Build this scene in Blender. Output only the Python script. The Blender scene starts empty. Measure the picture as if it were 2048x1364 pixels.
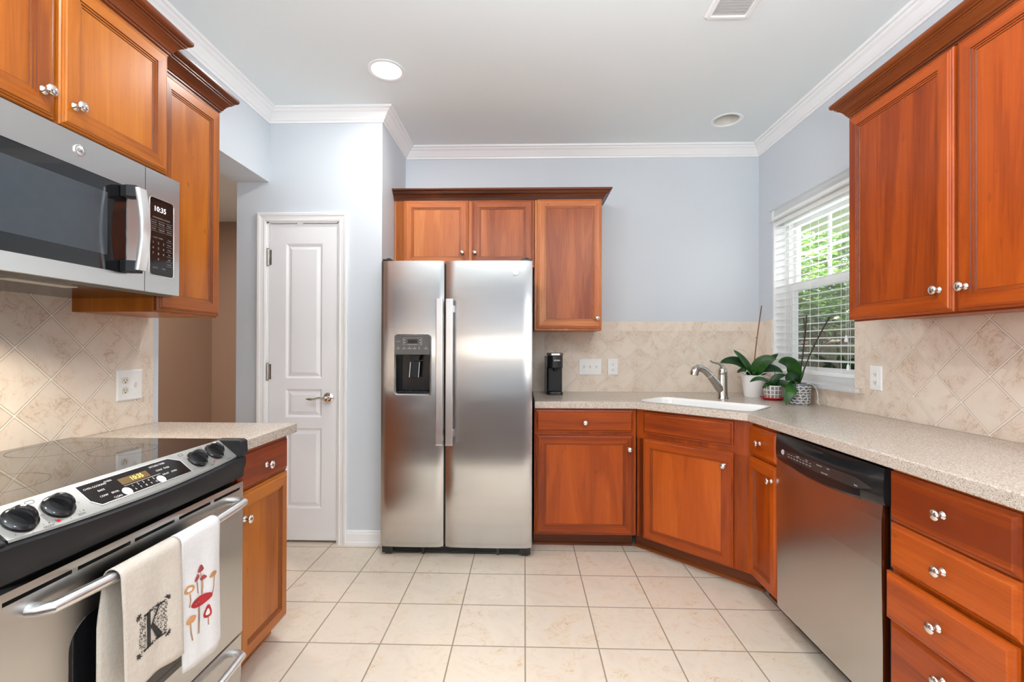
import bpy, bmesh, math, random
from mathutils import Vector, Matrix
R = math.radians
sin, cos, PI = math.sin, math.cos, math.pi
random.seed(7)
S = bpy.context.scene
COL = S.collection

# ------------------------------------------------------------------ camera
YAW, ROLL, PITCH, CAM_H = 0.0272, 0.0029, 0.0039, 1.2483
cam_data = bpy.data.cameras.new('camera')
cam_data.sensor_width = 36.0
cam_data.lens = 916.6 / 2048 * 36.0
cam_data.shift_y = 9.5 / 2048
cam_data.clip_start = 0.02
cam = bpy.data.objects.new('camera', cam_data)
COL.objects.link(cam)
cam.matrix_world = (Matrix.Translation((0, 0, CAM_H)) @ Matrix.Rotation(YAW, 4, 'Z')
                    @ Matrix.Rotation(PI / 2 + PITCH, 4, 'X') @ Matrix.Rotation(ROLL, 4, 'Z'))
S.camera = cam

# ------------------------------------------------------------------ colour management, world, sun, room lights
S.view_settings.view_transform = 'Standard'
S.view_settings.look = 'None'
S.view_settings.gamma = 1.0
S.view_settings.use_curve_mapping = False
S.view_settings.exposure = 0.68
S.cycles.use_denoising = True
S.cycles.max_bounces = 10
S.cycles.diffuse_bounces = 6
S.cycles.glossy_bounces = 5
S.cycles.sample_clamp_indirect = 6.0
S.cycles.caustics_reflective = False
S.cycles.caustics_refractive = False

world = bpy.data.worlds.new('sky')
S.world = world
world.use_nodes = True
wn = world.node_tree.nodes
sky = wn.new('ShaderNodeTexSky')
sky.sky_type = 'NISHITA'
sky.sun_disc = False
sky.sun_elevation = R(48)
sky.sun_rotation = R(200)
sky.air_density = 1.4
sky.dust_density = 2.0
world.node_tree.links.new(sky.outputs['Color'], wn['Background'].inputs['Color'])
wn['Background'].inputs['Strength'].default_value = 0.6


def lamp(name, kind, loc, rot, energy, color=(1, 1, 1), size=(1, 1), shape='RECTANGLE', spread=PI):
    d = bpy.data.lights.new(name, kind)
    d.energy = energy
    d.color = color
    if kind == 'AREA':
        d.shape = shape
        d.size, d.size_y = size
        d.spread = spread
    o = bpy.data.objects.new(name, d)
    o.location = loc
    o.rotation_euler = rot
    COL.objects.link(o)
    return o


YR_ = -6.0
sun = lamp('sun', 'SUN', (0, 0, 10), (R(38), 0, R(-115)), 9.0, (1, .95, .86))
sun.data.angle = R(1)
# kitchen window daylight, and unseen fills added behind the camera for softer, brighter light
lamp('rear_strip_fill', 'AREA', (.2, YR_ + .03, 1.26), (R(90), 0, 0), 10, (.95, .98, 1), (4.4, .20))  # added strip, reflected as the bright line in the refrigerator
lamp('side_fill', 'AREA', (-4.95, -3.7, 1.5), (0, R(-90), 0), 215, (.93, .965, 1), (2.0, 3.2))  # added fill from the side, the wall there has no window
lamp('corner_fill', 'AREA', (3.6, YR_ + .03, 1.5), (R(90), 0, R(12)), 75, (.93, .965, 1), (2.4, 2.0))  # added fill from the rear corner, with no opening behind it
lamp('window_daylight', 'AREA', (1.93, 2.86, 1.6), (0, R(90), 0), 4.5, (.93, .965, 1), (1.0, .75))
# unseen lamps added to light the ceiling, standing in for a bounced flash
for x, y, e in ((.25, -.3, 72), (-.5, -1.9, 50), (.9, -1.9, 50)):
    lamp('bounce_fill', 'AREA', (x, y, 1.35), (R(180), 0, 0), e, (.905, .955, .99), (.6, .6), 'DISK')
# recessed ceiling cans: the lit one in view and lamps added without fittings for an unseen grid
CANS = [(-0.75, 2.453), (-0.72, 0.45), (0.95, 0.55), (-0.72, -1.5), (0.95, -1.5)]
for i, (x, y) in enumerate(CANS):
    lamp('can_lamp', 'AREA', (x, y, 2.735), (0, 0, 0), (6, 9, 9, 5, 5)[i], (.97, .97, .96), (.15, .15), 'DISK')
lamp('hall_fill', 'AREA', (-3.0, 3.5, 2.7), (0, 0, 0), 24, (1, .88, .78), (.3, .3), 'DISK')  # unseen warm fill added to brighten the hall


# ------------------------------------------------------------------ materials
class NT:
    """small helper round a node tree"""
    def __init__(s, name):
        s.m = bpy.data.materials.new(name)
        s.m.use_nodes = True
        s.t = s.m.node_tree
        s.b = s.t.nodes['Principled BSDF']

    def n(s, typ, **kw):
        nd = s.t.nodes.new(typ)
        for k, v in kw.items():
            if k.startswith('_'):
                setattr(nd, k[1:], v)
            else:
                key = k.replace('__', ' ')
                if key.isdigit():
                    key = int(key)
                s.set(nd.inputs[key], v)
        return nd

    def set(s, sock, v):
        if isinstance(v, bpy.types.NodeSocket):
            s.t.links.new(v, sock)
        elif isinstance(v, bpy.types.Node):
            s.t.links.new(v.outputs[0], sock)
        else:
            if hasattr(sock.default_value, '__len__') and hasattr(v, '__len__') and len(sock.default_value) == 4 and len(v) == 3:
                v = (*v, 1)
            sock.default_value = v

    def math(s, op, a, b=0.0, c=None):
        nd = s.t.nodes.new('ShaderNodeMath')
        nd.operation = op
        s.set(nd.inputs[0], a)
        s.set(nd.inputs[1], b)
        if c is not None:
            s.set(nd.inputs[2], c)
        return nd.outputs[0]

    def ramp(s, fac, stops, interp='LINEAR'):
        nd = s.t.nodes.new('ShaderNodeValToRGB')
        nd.color_ramp.interpolation = interp
        e = nd.color_ramp.elements
        while len(e) > 1:
            e.remove(e[-1])
        e[0].position, e[0].color = stops[0][0], (*stops[0][1], 1)
        for p, c in stops[1:]:
            x = e.new(p)
            x.color = (*c, 1)
        s.set(nd.inputs[0], fac)
        return nd.outputs[0]

    def mix(s, fac, a, b, blend='MIX'):
        nd = s.t.nodes.new('ShaderNodeMix')
        nd.data_type = 'RGBA'
        nd.blend_type = blend
        s.set(nd.inputs[0], fac)
        s.set(nd.inputs[6], a)
        s.set(nd.inputs[7], b)
        return nd.outputs[2]

    def obj(s):
        return s.n('ShaderNodeTexCoord').outputs['Object']

    def vec(s, v, op, w):
        nd = s.t.nodes.new('ShaderNodeVectorMath')
        nd.operation = op
        s.set(nd.inputs[0], v)
        s.set(nd.inputs[1], w)
        return nd.outputs[0]

    def bump(s, height, strength=.2, dist=.01):
        nd = s.n('ShaderNodeBump', Strength=strength, Distance=dist, Height=height)
        s.set(s.b.inputs['Normal'], nd.outputs[0])

    def p(s, **kw):
        for k, v in kw.items():
            s.set(s.b.inputs[k.replace('__', ' ')], v)
        return s


def srgb(r, g, b):
    f = lambda c: c / 12.92 if c <= .04045 else ((c + .055) / 1.055) ** 2.4
    return (f(r / 255), f(g / 255), f(b / 255))


def plain(name, col, rough=.5, metal=0.0, var=.04, scale=30.0, **kw):
    t = NT(name)
    nz = t.n('ShaderNodeTexNoise', Vector=t.obj(), Scale=scale, Detail=3.0)
    lo = tuple(c * (1 - var) for c in col)
    hi = tuple(min(1, c * (1 + var)) for c in col)
    t.p(Base__Color=t.ramp(nz.outputs[0], [(.3, lo), (.7, hi)]), Roughness=rough, Metallic=metal, **kw)
    return t.m


def glow(name, col, strength):
    t = NT(name)
    t.p(Base__Color=col, Emission__Color=col, Emission__Strength=strength, Roughness=.5)
    return t.m


def paint(name, col, rough=.6):
    t = NT(name)
    nz = t.n('ShaderNodeTexNoise', Vector=t.obj(), Scale=220.0, Detail=2.0)
    t.p(Base__Color=col, Roughness=rough)
    t.bump(nz.outputs[0], .05, .002)
    return t.m


def wood(name, axis, tones):
    """stained cherry, grain along local z (stiles, panels) or x (rails, drawer fronts)"""
    t = NT(name)
    oi = t.n('ShaderNodeObjectInfo')
    off = t.vec(oi.outputs['Random'], 'MULTIPLY', (37.0, 11.0, 53.0))
    co = t.vec(t.obj(), 'ADD', off)
    sc = (9, 9, .9) if axis == 'z' else (.9, 9, 9)
    co2 = t.vec(co, 'MULTIPLY', sc)
    big = t.n('ShaderNodeTexNoise', Vector=co2, Scale=.9, Detail=4.0, Roughness=.55, Distortion=.9)
    fine = t.n('ShaderNodeTexNoise', Vector=t.vec(co, 'MULTIPLY', (160, 160, 5) if axis == 'z' else (5, 160, 160)), Scale=1.0, Detail=3.0)
    lines = t.math('FRACT', t.math('MULTIPLY', big.outputs[0], 7.0))
    lines = t.math('ABSOLUTE', t.math('SUBTRACT', lines, .5))
    g = t.math('ADD', t.math('MULTIPLY', big.outputs[0], .70), t.math('MULTIPLY', lines, .09))
    g = t.math('ADD', g, t.math('MULTIPLY', fine.outputs[0], .22))
    g = t.math('ADD', g, t.math('MULTIPLY', t.math('SUBTRACT', oi.outputs['Random'], .5), .22))
    col = t.ramp(g, [(p, srgb(*c)) for p, c in zip((.30, .50, .64, .82), tones)])
    spk = t.n('ShaderNodeTexNoise', Vector=t.vec(co, 'MULTIPLY', (40, 40, 13) if axis == 'z' else (13, 40, 40)), Scale=1.0, Detail=2.0)
    k = t.ramp(spk.outputs[0], [(.70, (0, 0, 0)), (.77, (1, 1, 1))])
    col = t.mix(t.math('MULTIPLY', k, .55), col, srgb(96, 40, 16))
    t.p(Base__Color=col, Roughness=.33, Coat__Weight=.1, Coat__Roughness=.25, Specular__IOR__Level=.32)
    t.bump(fine.outputs[0], .05, .001)
    return t.m


def stainless(name, grain_axis='x', rough=.2, col=(.585, .575, .565), tan=(1, 0, 0), an=.88):
    t = NT(name)
    sc = {'x': (2, 400, 400), 'y': (400, 2, 400), 'z': (400, 400, 2)}[grain_axis]
    nz = t.n('ShaderNodeTexNoise', Vector=t.vec(t.obj(), 'MULTIPLY', sc), Scale=1.0, Detail=3.0)
    big = t.n('ShaderNodeTexNoise', Vector=t.vec(t.obj(), 'MULTIPLY', (1.5, 1.5, 9.0)), Scale=1.0, Detail=2.0)
    lo = tuple(c * .96 for c in col)
    t.p(Base__Color=t.ramp(nz.outputs[0], [(.3, lo), (.7, col)]), Metallic=1.0,
        Roughness=rough, Anisotropic=an)
    tg = t.n('ShaderNodeVectorTransform', _vector_type='VECTOR', _convert_from='OBJECT', _convert_to='WORLD')
    tg.inputs[0].default_value = tan
    t.set(t.b.inputs['Tangent'], tg.outputs[0])
    t.bump(big.outputs[0], .012, .02)
    return t.m


def floor_tile():
    t = NT('ceramic_floor_tile')
    T0 = .305
    sx = t.n('ShaderNodeSeparateXYZ', Vector=t.obj())
    u = t.math('DIVIDE', t.math('SUBTRACT', sx.outputs[0], .0065 - 100 * T0), T0)
    v = t.math('DIVIDE', t.math('SUBTRACT', sx.outputs[1], 2.5267 - 100 * T0), T0)
    du = t.math('ABSOLUTE', t.math('SUBTRACT', t.math('FRACT', u), .5))
    dv = t.math('ABSOLUTE', t.math('SUBTRACT', t.math('FRACT', v), .5))
    mx = t.math('MAXIMUM', du, dv)
    gm = t.ramp(mx, [(.4885, (0, 0, 0)), (.4925, (1, 1, 1))])
    idv = t.n('ShaderNodeCombineXYZ', X=t.math('FLOOR', u), Y=t.math('FLOOR', v))
    wn_ = t.n('ShaderNodeTexWhiteNoise', Vector=idv)
    off = t.vec(wn_.outputs['Color'], 'MULTIPLY', (20, 20, 20))
    co = t.vec(t.obj(), 'ADD', off)
    cl = t.n('ShaderNodeTexNoise', Vector=co, Scale=5.0, Detail=6.0, Roughness=.6, Distortion=1.2)
    vn = t.n('ShaderNodeTexNoise', Vector=t.vec(co, 'MULTIPLY', (1, 1.6, 1)), Scale=9.0, Detail=5.0, Distortion=2.2)
    ridge = t.math('ABSOLUTE', t.math('SUBTRACT', vn.outputs[0], .5))
    vm = t.ramp(ridge, [(.0, (1, 1, 1)), (.018, (0, 0, 0))])
    patch = t.ramp(cl.outputs[0], [(.50, (0, 0, 0)), (.66, (1, 1, 1))])
    base = t.ramp(cl.outputs[0], [(.25, srgb(216, 200, 181)), (.5, srgb(226, 212, 195)), (.8, srgb(221, 201, 174))])
    base = t.mix(t.math('MULTIPLY', t.math('MULTIPLY', vm, patch), .8), base, srgb(176, 134, 96))
    tan = t.n('ShaderNodeTexNoise', Vector=co, Scale=14.0, Detail=5.0, Roughness=.7, Distortion=1.5)
    base = t.mix(t.math('MULTIPLY', t.ramp(tan.outputs[0], [(.56, (0, 0, 0)), (.70, (1, 1, 1))]), .45), base, srgb(206, 170, 130))
    base = t.mix(t.math('MULTIPLY', wn_.outputs['Value'], .10), base, srgb(205, 188, 168))
    col = t.mix(gm, base, srgb(146, 132, 116))
    t.p(Base__Color=col, Roughness=t.math('ADD', .34, t.math('MULTIPLY', gm, .4)), Specular__IOR__Level=.45)
    h = t.math('SUBTRACT', t.math('MULTIPLY', cl.outputs[0], .25), gm)
    t.bump(h, .25, .003)
    return t.m


def stone(t, co):
    """tumbled travertine colour"""
    cl = t.n('ShaderNodeTexNoise', Vector=co, Scale=6.0, Detail=6.0, Roughness=.6, Distortion=1.0)
    vn = t.n('ShaderNodeTexNoise', Vector=co, Scale=11.0, Detail=7.0, Roughness=.65, Distortion=2.0)
    ridge = t.math('ABSOLUTE', t.math('SUBTRACT', vn.outputs[0], .5))
    vm = t.ramp(ridge, [(.0, (1, 1, 1)), (.026, (0, 0, 0))])
    patch = t.ramp(cl.outputs[0], [(.46, (0, 0, 0)), (.60, (1, 1, 1))])
    base = t.ramp(cl.outputs[0], [(.25, srgb(235, 225, 211)), (.5, srgb(229, 215, 199)), (.75, srgb(216, 198, 177))])
    return t.mix(t.math('MULTIPLY', t.math('MULTIPLY', vm, patch), .62), base, srgb(164, 122, 90)), cl


def backsplash(name, axis, u0, z0, hu, hz):
    t = NT(name)
    sx = t.n('ShaderNodeSeparateXYZ', Vector=t.obj())
    uu = t.math('DIVIDE', t.math('SUBTRACT', sx.outputs[axis], u0), 2 * hu)
    vv = t.math('DIVIDE', t.math('SUBTRACT', sx.outputs[2], z0), 2 * hz)
    a = t.math('ADD', t.math('ADD', uu, vv), 50.0)
    b = t.math('ADD', t.math('SUBTRACT', uu, vv), 50.0)
    da = t.math('ABSOLUTE', t.math('SUBTRACT', t.math('FRACT', a), .5))
    db = t.math('ABSOLUTE', t.math('SUBTRACT', t.math('FRACT', b), .5))
    gm = t.ramp(t.math('MAXIMUM', da, db), [(.482, (0, 0, 0)), (.487, (1, 1, 1))])
    idv = t.n('ShaderNodeCombineXYZ', X=t.math('FLOOR', a), Y=t.math('FLOOR', b))
    wn_ = t.n('ShaderNodeTexWhiteNoise', Vector=idv)
    co = t.vec(t.obj(), 'ADD', t.vec(wn_.outputs['Color'], 'MULTIPLY', (9, 9, 9)))
    base, cl = stone(t, co)
    base = t.mix(t.math('MULTIPLY', wn_.outputs['Value'], .22), base, srgb(196, 170, 150))
    rim = t.ramp(t.math('MAXIMUM', da, db), [(.464, (0, 0, 0)), (.476, (1, 1, 1))])
    base = t.mix(t.math('MULTIPLY', rim, .6), base, srgb(150, 122, 98))
    col = t.mix(gm, base, srgb(241, 232, 219))
    t.p(Base__Color=col, Roughness=.42)
    t.bump(t.math('SUBTRACT', t.math('MULTIPLY', cl.outputs[0], .2), gm), .35, .003)
    return t.m


def border_tile(name):
    t = NT(name)
    oi = t.n('ShaderNodeObjectInfo')
    base, cl = stone(t, t.vec(t.obj(), 'ADD', t.vec(oi.outputs['Random'], 'MULTIPLY', (13, 7, 5))))
    t.p(Base__Color=base, Roughness=.42)
    t.bump(cl.outputs[0], .1, .002)
    return t.m


def worktop():
    t = NT('speckled_solid_surface')
    o = t.obj()
    v1 = t.n('ShaderNodeTexVoronoi', Vector=o, Scale=420.0)
    n1 = t.n('ShaderNodeTexNoise', Vector=o, Scale=260.0, Detail=2.0)
    n2 = t.n('ShaderNodeTexNoise', Vector=o, Scale=6.0, Detail=2.0)
    sp = t.n('ShaderNodeSeparateColor', Color=v1.outputs['Color'])
    col = t.ramp(sp.outputs[0], [(.0, srgb(116, 98, 84)), (.12, srgb(158, 140, 124)), (.3, srgb(189, 176, 164)), (.75, srgb(204, 193, 182)), (.92, srgb(222, 214, 205))])
    col = t.mix(t.math('MULTIPLY', n1.outputs[0], .35), col, srgb(182, 168, 155))
    t.p(Base__Color=col, Roughness=t.math('ADD', .20, t.math('MULTIPLY', n2.outputs[0], .06)), Specular__IOR__Level=.5)
    return t.m


def hardwood():
    t = NT('dark_hardwood')
    co = t.vec(t.obj(), 'MULTIPLY', (8, .6, 1))
    nz = t.n('ShaderNodeTexNoise', Vector=co, Scale=2.0, Detail=5.0)
    t.p(Base__Color=t.ramp(nz.outputs[0], [(.3, srgb(46, 28, 19)), (.7, srgb(70, 44, 29))]), Roughness=.5, Specular__IOR__Level=.25)
    return t.m


def leafmat(name, c1, c2, rough=.35):
    t = NT(name)
    nz = t.n('ShaderNodeTexNoise', Vector=t.obj(), Scale=18.0, Detail=3.0)
    t.p(Base__Color=t.ramp(nz.outputs[0], [(.3, c1), (.7, c2)]), Roughness=rough, Specular__IOR__Level=.3)
    return t.m


def linen(name, col, col2):
    t = NT(name)
    o = t.obj()
    n1 = t.n('ShaderNodeTexNoise', Vector=t.vec(o, 'MULTIPLY', (900, 900, 60)), Scale=1.0, Detail=2.0)
    n2 = t.n('ShaderNodeTexNoise', Vector=t.vec(o, 'MULTIPLY', (60, 60, 900)), Scale=1.0, Detail=2.0)
    f = t.math('MULTIPLY', t.math('ADD', n1.outputs[0], n2.outputs[0]), .5)
    t.p(Base__Color=t.ramp(f, [(.35, col2), (.65, col)]), Roughness=.9, Sheen__Weight=.2)
    t.bump(f, .15, .001)
    return t.m


def glass(name, col=(1, 1, 1), rough=0.0, alpha=.12):
    """thin window pane: mostly clear with a light surface reflection"""
    t = NT(name)
    nz = t.n('ShaderNodeTexNoise', Vector=t.obj(), Scale=2.0)
    tr = t.n('ShaderNodeBsdfTransparent', Color=(*col, 1))
    gl = t.n('ShaderNodeBsdfGlossy', Roughness=t.math('ADD', t.math('MULTIPLY', nz.outputs[0], .01), rough + .005))
    mx = t.n('ShaderNodeMixShader', Fac=alpha)
    t.set(mx.inputs[1], tr.outputs[0])
    t.set(mx.inputs[2], gl.outputs[0])
    t.set(t.t.nodes['Material Output'].inputs['Surface'], mx.outputs[0])
    return t.m


def screen_mesh():
    t = NT('insect_screen')
    nz = t.n('ShaderNodeTexNoise', Vector=t.obj(), Scale=4.0)
    tr = t.n('ShaderNodeBsdfTransparent', Color=(.62, .62, .62, 1))
    df = t.n('ShaderNodeBsdfDiffuse', Color=t.ramp(nz.outputs[0], [(.3, (.02, .02, .02)), (.7, (.03, .03, .03))]))
    mx = t.n('ShaderNodeMixShader', Fac=.18)
    t.set(mx.inputs[1], tr.outputs[0])
    t.set(mx.inputs[2], df.outputs[0])
    t.set(t.t.nodes['Material Output'].inputs['Surface'], mx.outputs[0])
    return t.m


RED = ((118, 43, 8), (157, 67, 13), (173, 79, 18), (194, 101, 31))
LIT_GOLD = ((126, 60, 11), (165, 90, 19), (177, 102, 26), (190, 117, 38))  # same cherry, the stronger light on the range wall put into its tones
MIDT = ((132, 60, 26), (175, 94, 47), (192, 114, 62), (214, 144, 88))
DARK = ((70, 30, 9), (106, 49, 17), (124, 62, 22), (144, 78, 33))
WZ, WX = wood('cherry_vertical_grain', 'z', RED), wood('cherry_horizontal_grain', 'x', RED)
GZ, GX = wood('lit_cherry_vertical_grain', 'z', LIT_GOLD), wood('lit_cherry_horizontal_grain', 'x', LIT_GOLD)
PZ, PX = wood('pale_cherry_vertical_grain', 'z', MIDT), wood('pale_cherry_horizontal_grain', 'x', MIDT)
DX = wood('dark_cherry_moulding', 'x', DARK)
GROOVE = plain('dark_groove_wood', srgb(98, 44, 18), .45, var=.15)  # darker brown for the recessed steps of the door profile
M = dict(
    wall=paint('blue_grey_wall_paint', srgb(204, 210, 216)),
    hall=paint('warm_hall_wall_paint', srgb(172, 146, 128)),
    ceiling=paint('white_ceiling_paint', srgb(228, 234, 235), .8),
    trim=paint('white_trim_paint', srgb(238, 238, 238), .35),
    door=paint('white_door_paint', srgb(234, 234, 236), .4),
    blind=paint('white_blind', srgb(236, 238, 236), .4),
    floor=floor_tile(), hardwood=hardwood(), worktop=worktop(), border=border_tile('travertine_border'),
    steel=stainless('brushed_steel'), steelv=stainless('brushed_steel_handle', 'z', .34, (.82, .815, .81)),
    steeldw=stainless('brushed_steel_dishwasher', 'z', .24, (.60, .59, .57), (0, 0, 1), .7),
    steely=stainless('brushed_steel_range', 'y', .27), steelsoft=stainless('satin_steel_panel', 'y', .42, (.34, .33, .312)),
    chrome=plain('polished_nickel', (.78, .76, .73), .1, 1.0), nickel=plain('brushed_nickel', (.52, .50, .47), .26, 1.0),
    silver=plain('silver_trim', (.85, .85, .86), .32, 1.0),
    black=plain('black_plastic', (.012, .012, .013), .14), satin=plain('satin_black', (.014, .014, .016), .42, Specular__IOR__Level=.3),
    darkgrey=plain('dark_grey_enamel', (.045, .045, .048), .45), grey=plain('grey_control_panel', (.10, .095, .09), .35),
    blackglass=plain('black_glass', (.006, .006, .007), .04, Coat__Weight=.5),
    mwglass=plain('microwave_window_glass', (.035, .042, .05), .10, Specular__IOR__Level=.8),
    ctrlglass=plain('dark_control_glass', (.010, .008, .008), .08),
    white=plain('white_plastic', srgb(240, 240, 238), .35, var=.01), ivory=plain('ivory_plastic', srgb(226, 222, 208), .4, var=.02),
    slot=plain('dark_slot', (.03, .03, .03), .6), porcelain=plain('white_sink_enamel', srgb(246, 246, 244), .15, var=.005),
    print=plain('printed_white', (.75, .75, .74), .5), printgrey=plain('printed_grey', (.33, .33, .33), .5), printblack=plain('printed_black', (.015, .015, .015), .6),
    red=plain('red_glaze', srgb(200, 22, 28), .25), potwhite=plain('white_ceramic', srgb(236, 234, 232), .3, var=.01),
    soil=plain('bark_soil', srgb(84, 66, 50), .9, var=.5, scale=90), twine=plain('pale_twine', srgb(206, 208, 196), .8),
    leaf=leafmat('orchid_leaf', srgb(20, 54, 16), srgb(42, 86, 26)), leafdark=leafmat('dark_orchid_leaf', srgb(16, 42, 20), srgb(32, 68, 32)),
    stake=plain('brown_stake', srgb(112, 72, 50), .6), stem=plain('dry_stem', srgb(52, 42, 34), .7, var=.3),
    treeleaf=leafmat('tree_leaf', srgb(70, 120, 34), srgb(150, 190, 80), .5), shrubleaf=leafmat('shrub_leaf', srgb(40, 70, 26), srgb(86, 116, 48), .5),
    bark=plain('tree_bark', srgb(92, 76, 62), .9, var=.4), lawn=leafmat('lawn_grass', srgb(84, 110, 52), srgb(120, 140, 74), .9), mulch=plain('mulch', srgb(96, 70, 54), .9, var=.4, scale=8),
    pane=glass('window_glass'), screen=screen_mesh(),
    linen=linen('natural_linen', srgb(222, 212, 200), srgb(200, 188, 174)), cotton=linen('white_cotton', srgb(240, 240, 240), srgb(226, 226, 228)),
    inkred=plain('red_print', srgb(176, 40, 44), .9, var=.25), inktan=plain('tan_print', srgb(196, 140, 92), .9, var=.25), inkstem=plain('pale_brown_print', srgb(176, 138, 112), .9, var=.3), inkpink=plain('maroon_print', srgb(150, 62, 66), .9, var=.25),
    lamp=glow('lit_lamp_lens', (1, .97, .92), 6.0), clock=glow('clock_digits', (.9, .95, 1), 1.6), amber=glow('amber_digits', (.95, .75, .15), 1.4),
    lcd=plain('amber_display', srgb(96, 70, 24), .3), unlit=plain('unlit_reflector', srgb(214, 212, 204), .3),
)


# ------------------------------------------------------------------ mesh building
def basis(d):
    d = Vector(d).normalized()
    a = Vector((0, 0, 1)) if abs(d.z) < .9 else Vector((1, 0, 0))
    u = d.cross(a).normalized()
    return u, d.cross(u).normalized(), d


class MB:
    def __init__(s):
        s.v, s.f, s.mi, s.sm = [], [], [], []

    def add(s, verts, faces, mi=0, smooth=False):
        n = len(s.v)
        s.v += [tuple(v) for v in verts]
        for f in faces:
            s.f.append([i + n for i in f])
            s.mi.append(mi)
            s.sm.append(smooth)
        return s

    def box(s, x0, x1, y0, y1, z0, z1, mi=0):
        v = [(x, y, z) for x in (x0, x1) for y in (y0, y1) for z in (z0, z1)]
        return s.add(v, [(0, 1, 3, 2), (4, 6, 7, 5), (0, 4, 5, 1), (2, 3, 7, 6), (0, 2, 6, 4), (1, 5, 7, 3)], mi)

    def prism(s, poly, fn, a0, a1, mi=0, smooth=False):
        """poly of 2-D points; fn(p, a) -> 3-D"""
        n = len(poly)
        v = [fn(p, a0) for p in poly] + [fn(p, a1) for p in poly]
        f = [(i, (i + 1) % n, n + (i + 1) % n, n + i) for i in range(n)]
        s.add(v, f, mi, smooth)
        m = len(s.v) - 2 * n
        for off in (0, n):
            s.f.append([m + off + i for i in range(n)])
            s.mi.append(mi)
            s.sm.append(False)
        return s

    def lathe(s, prof, at, d=(0, 0, 1), seg=24, mi=0, sx=1.0, smooth=True, up=None, caps=True):
        u, w, d = basis(d)
        if up is not None:
            u = Vector(up).normalized()
            w = d.cross(u)
        at = Vector(at)
        v, f = [], []
        for r, t in prof:
            for k in range(seg):
                a = 2 * PI * k / seg
                v.append(at + d * t + u * (r * cos(a) * sx) + w * (r * sin(a)))
        for i in range(len(prof) - 1):
            for k in range(seg):
                k2 = (k + 1) % seg
                f.append((i * seg + k, i * seg + k2, (i + 1) * seg + k2, (i + 1) * seg + k))
        s.add(v, f, mi, smooth)
        base = len(s.v) - len(v)
        for i in (0, len(prof) - 1):
            if prof[i][0] > 1e-5 and caps:
                s.f.append([base + i * seg + k for k in range(seg)])
                s.mi.append(mi)
                s.sm.append(False)
        return s

    def cyl(s, a, b, r, seg=16, mi=0):
        a, b = Vector(a), Vector(b)
        return s.lathe([(r, 0), (r, (b - a).length)], a, b - a, seg, mi)

    def tube(s, pts, rad, seg=10, mi=0, flat=1.0, up=None):
        pts = [Vector(p) for p in pts]
        rs = rad if isinstance(rad, (list, tuple)) else [rad] * len(pts)
        v, f = [], []
        pu = None
        for i, p in enumerate(pts):
            d = (pts[min(i + 1, len(pts) - 1)] - pts[max(i - 1, 0)]).normalized()
            if pu is None:
                pu = Vector(up) if up is not None else basis(d)[0]
            u = (pu - d * pu.dot(d)).normalized()
            w = d.cross(u)
            pu = u
            for k in range(seg):
                a = 2 * PI * k / seg
                v.append(p + u * (rs[i] * cos(a)) + w * (rs[i] * flat * sin(a)))
        n = len(pts)
        for i in range(n - 1):
            for k in range(seg):
                k2 = (k + 1) % seg
                f.append((i * seg + k, i * seg + k2, (i + 1) * seg + k2, (i + 1) * seg + k))
        f.append(tuple(range(seg)))
        f.append(tuple((n - 1) * seg + k for k in range(seg)))
        return s.add(v, f, mi, True)

    def sweep(s, path, prof, fn, mi=0, closed=False, smooth=False):
        """prof points (out, h): out along the right-hand normal of the 2-D path, mitred; fn(x, y, h) -> 3-D"""
        n = len(path)
        P = [Vector(p) for p in path]
        rows = []
        for i in range(n):
            a = P[i] - P[i - 1] if (i > 0 or closed) else P[1] - P[0]
            b = P[(i + 1) % n] - P[i] if (i < n - 1 or closed) else P[-1] - P[-2]
            a, b = a.normalized(), b.normalized()
            na, nb = Vector((a.y, -a.x)), Vector((b.y, -b.x))
            m = na + nb
            m = m / max(.15, m.dot(na)) if m.length > 1e-6 else na
            rows.append([fn(P[i].x + m.x * o, P[i].y + m.y * o, h) for o, h in prof])
        k = len(prof)
        v = [q for r in rows for q in r]
        f = []
        for i in range(n if closed else n - 1):
            j = (i + 1) % n
            for q in range(k - 1):
                f.append((i * k + q, j * k + q, j * k + q + 1, i * k + q + 1))
        if not closed:
            f.append(tuple(range(k)))
            f.append(tuple((n - 1) * k + q for q in range(k)))
        return s.add(v, f, mi, smooth)

    def rings(s, x0, x1, z0, z1, prof, fn=None, mv=0, mh=0, mc=None, cap=True, dark=(), md=2):
        """nested mitred rectangles; prof (inset, depth): stiles get mv, rails mh, the middle mc"""
        fn = fn or (lambda x, y, z: (x, y, z))
        rows = []
        for i, d in prof:
            rows.append([fn(x0 + i, d, z0 + i), fn(x1 - i, d, z0 + i), fn(x1 - i, d, z1 - i), fn(x0 + i, d, z1 - i)])
        for i, (a, b) in enumerate(zip(rows, rows[1:])):
            for k in range(4):
                k2 = (k + 1) % 4
                s.add([a[k], a[k2], b[k2], b[k]], [(0, 1, 2, 3)], md if i in dark else mh if k in (0, 2) else mv)
        if cap:
            s.add(rows[-1], [(0, 1, 2, 3)], mv if mc is None else mc)
        return s

    def text(s, body, size, fn, mi=0, align='CENTER', bold=0.0):
        c = bpy.data.curves.new('t', 'FONT')
        c.body = body
        c.size = size
        c.align_x = align
        c.align_y = 'CENTER'
        c.offset = bold
        c.resolution_u = 2
        o = bpy.data.objects.new('t', c)
        COL.objects.link(o)
        dg = bpy.context.evaluated_depsgraph_get()
        e = o.evaluated_get(dg)
        m = e.to_mesh()
        s.add([fn(v.co.x, v.co.y) for v in m.vertices], [tuple(p.vertices) for p in m.polygons], mi)
        e.to_mesh_clear()
        bpy.data.objects.remove(o)
        bpy.data.curves.remove(c)
        return s

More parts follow.
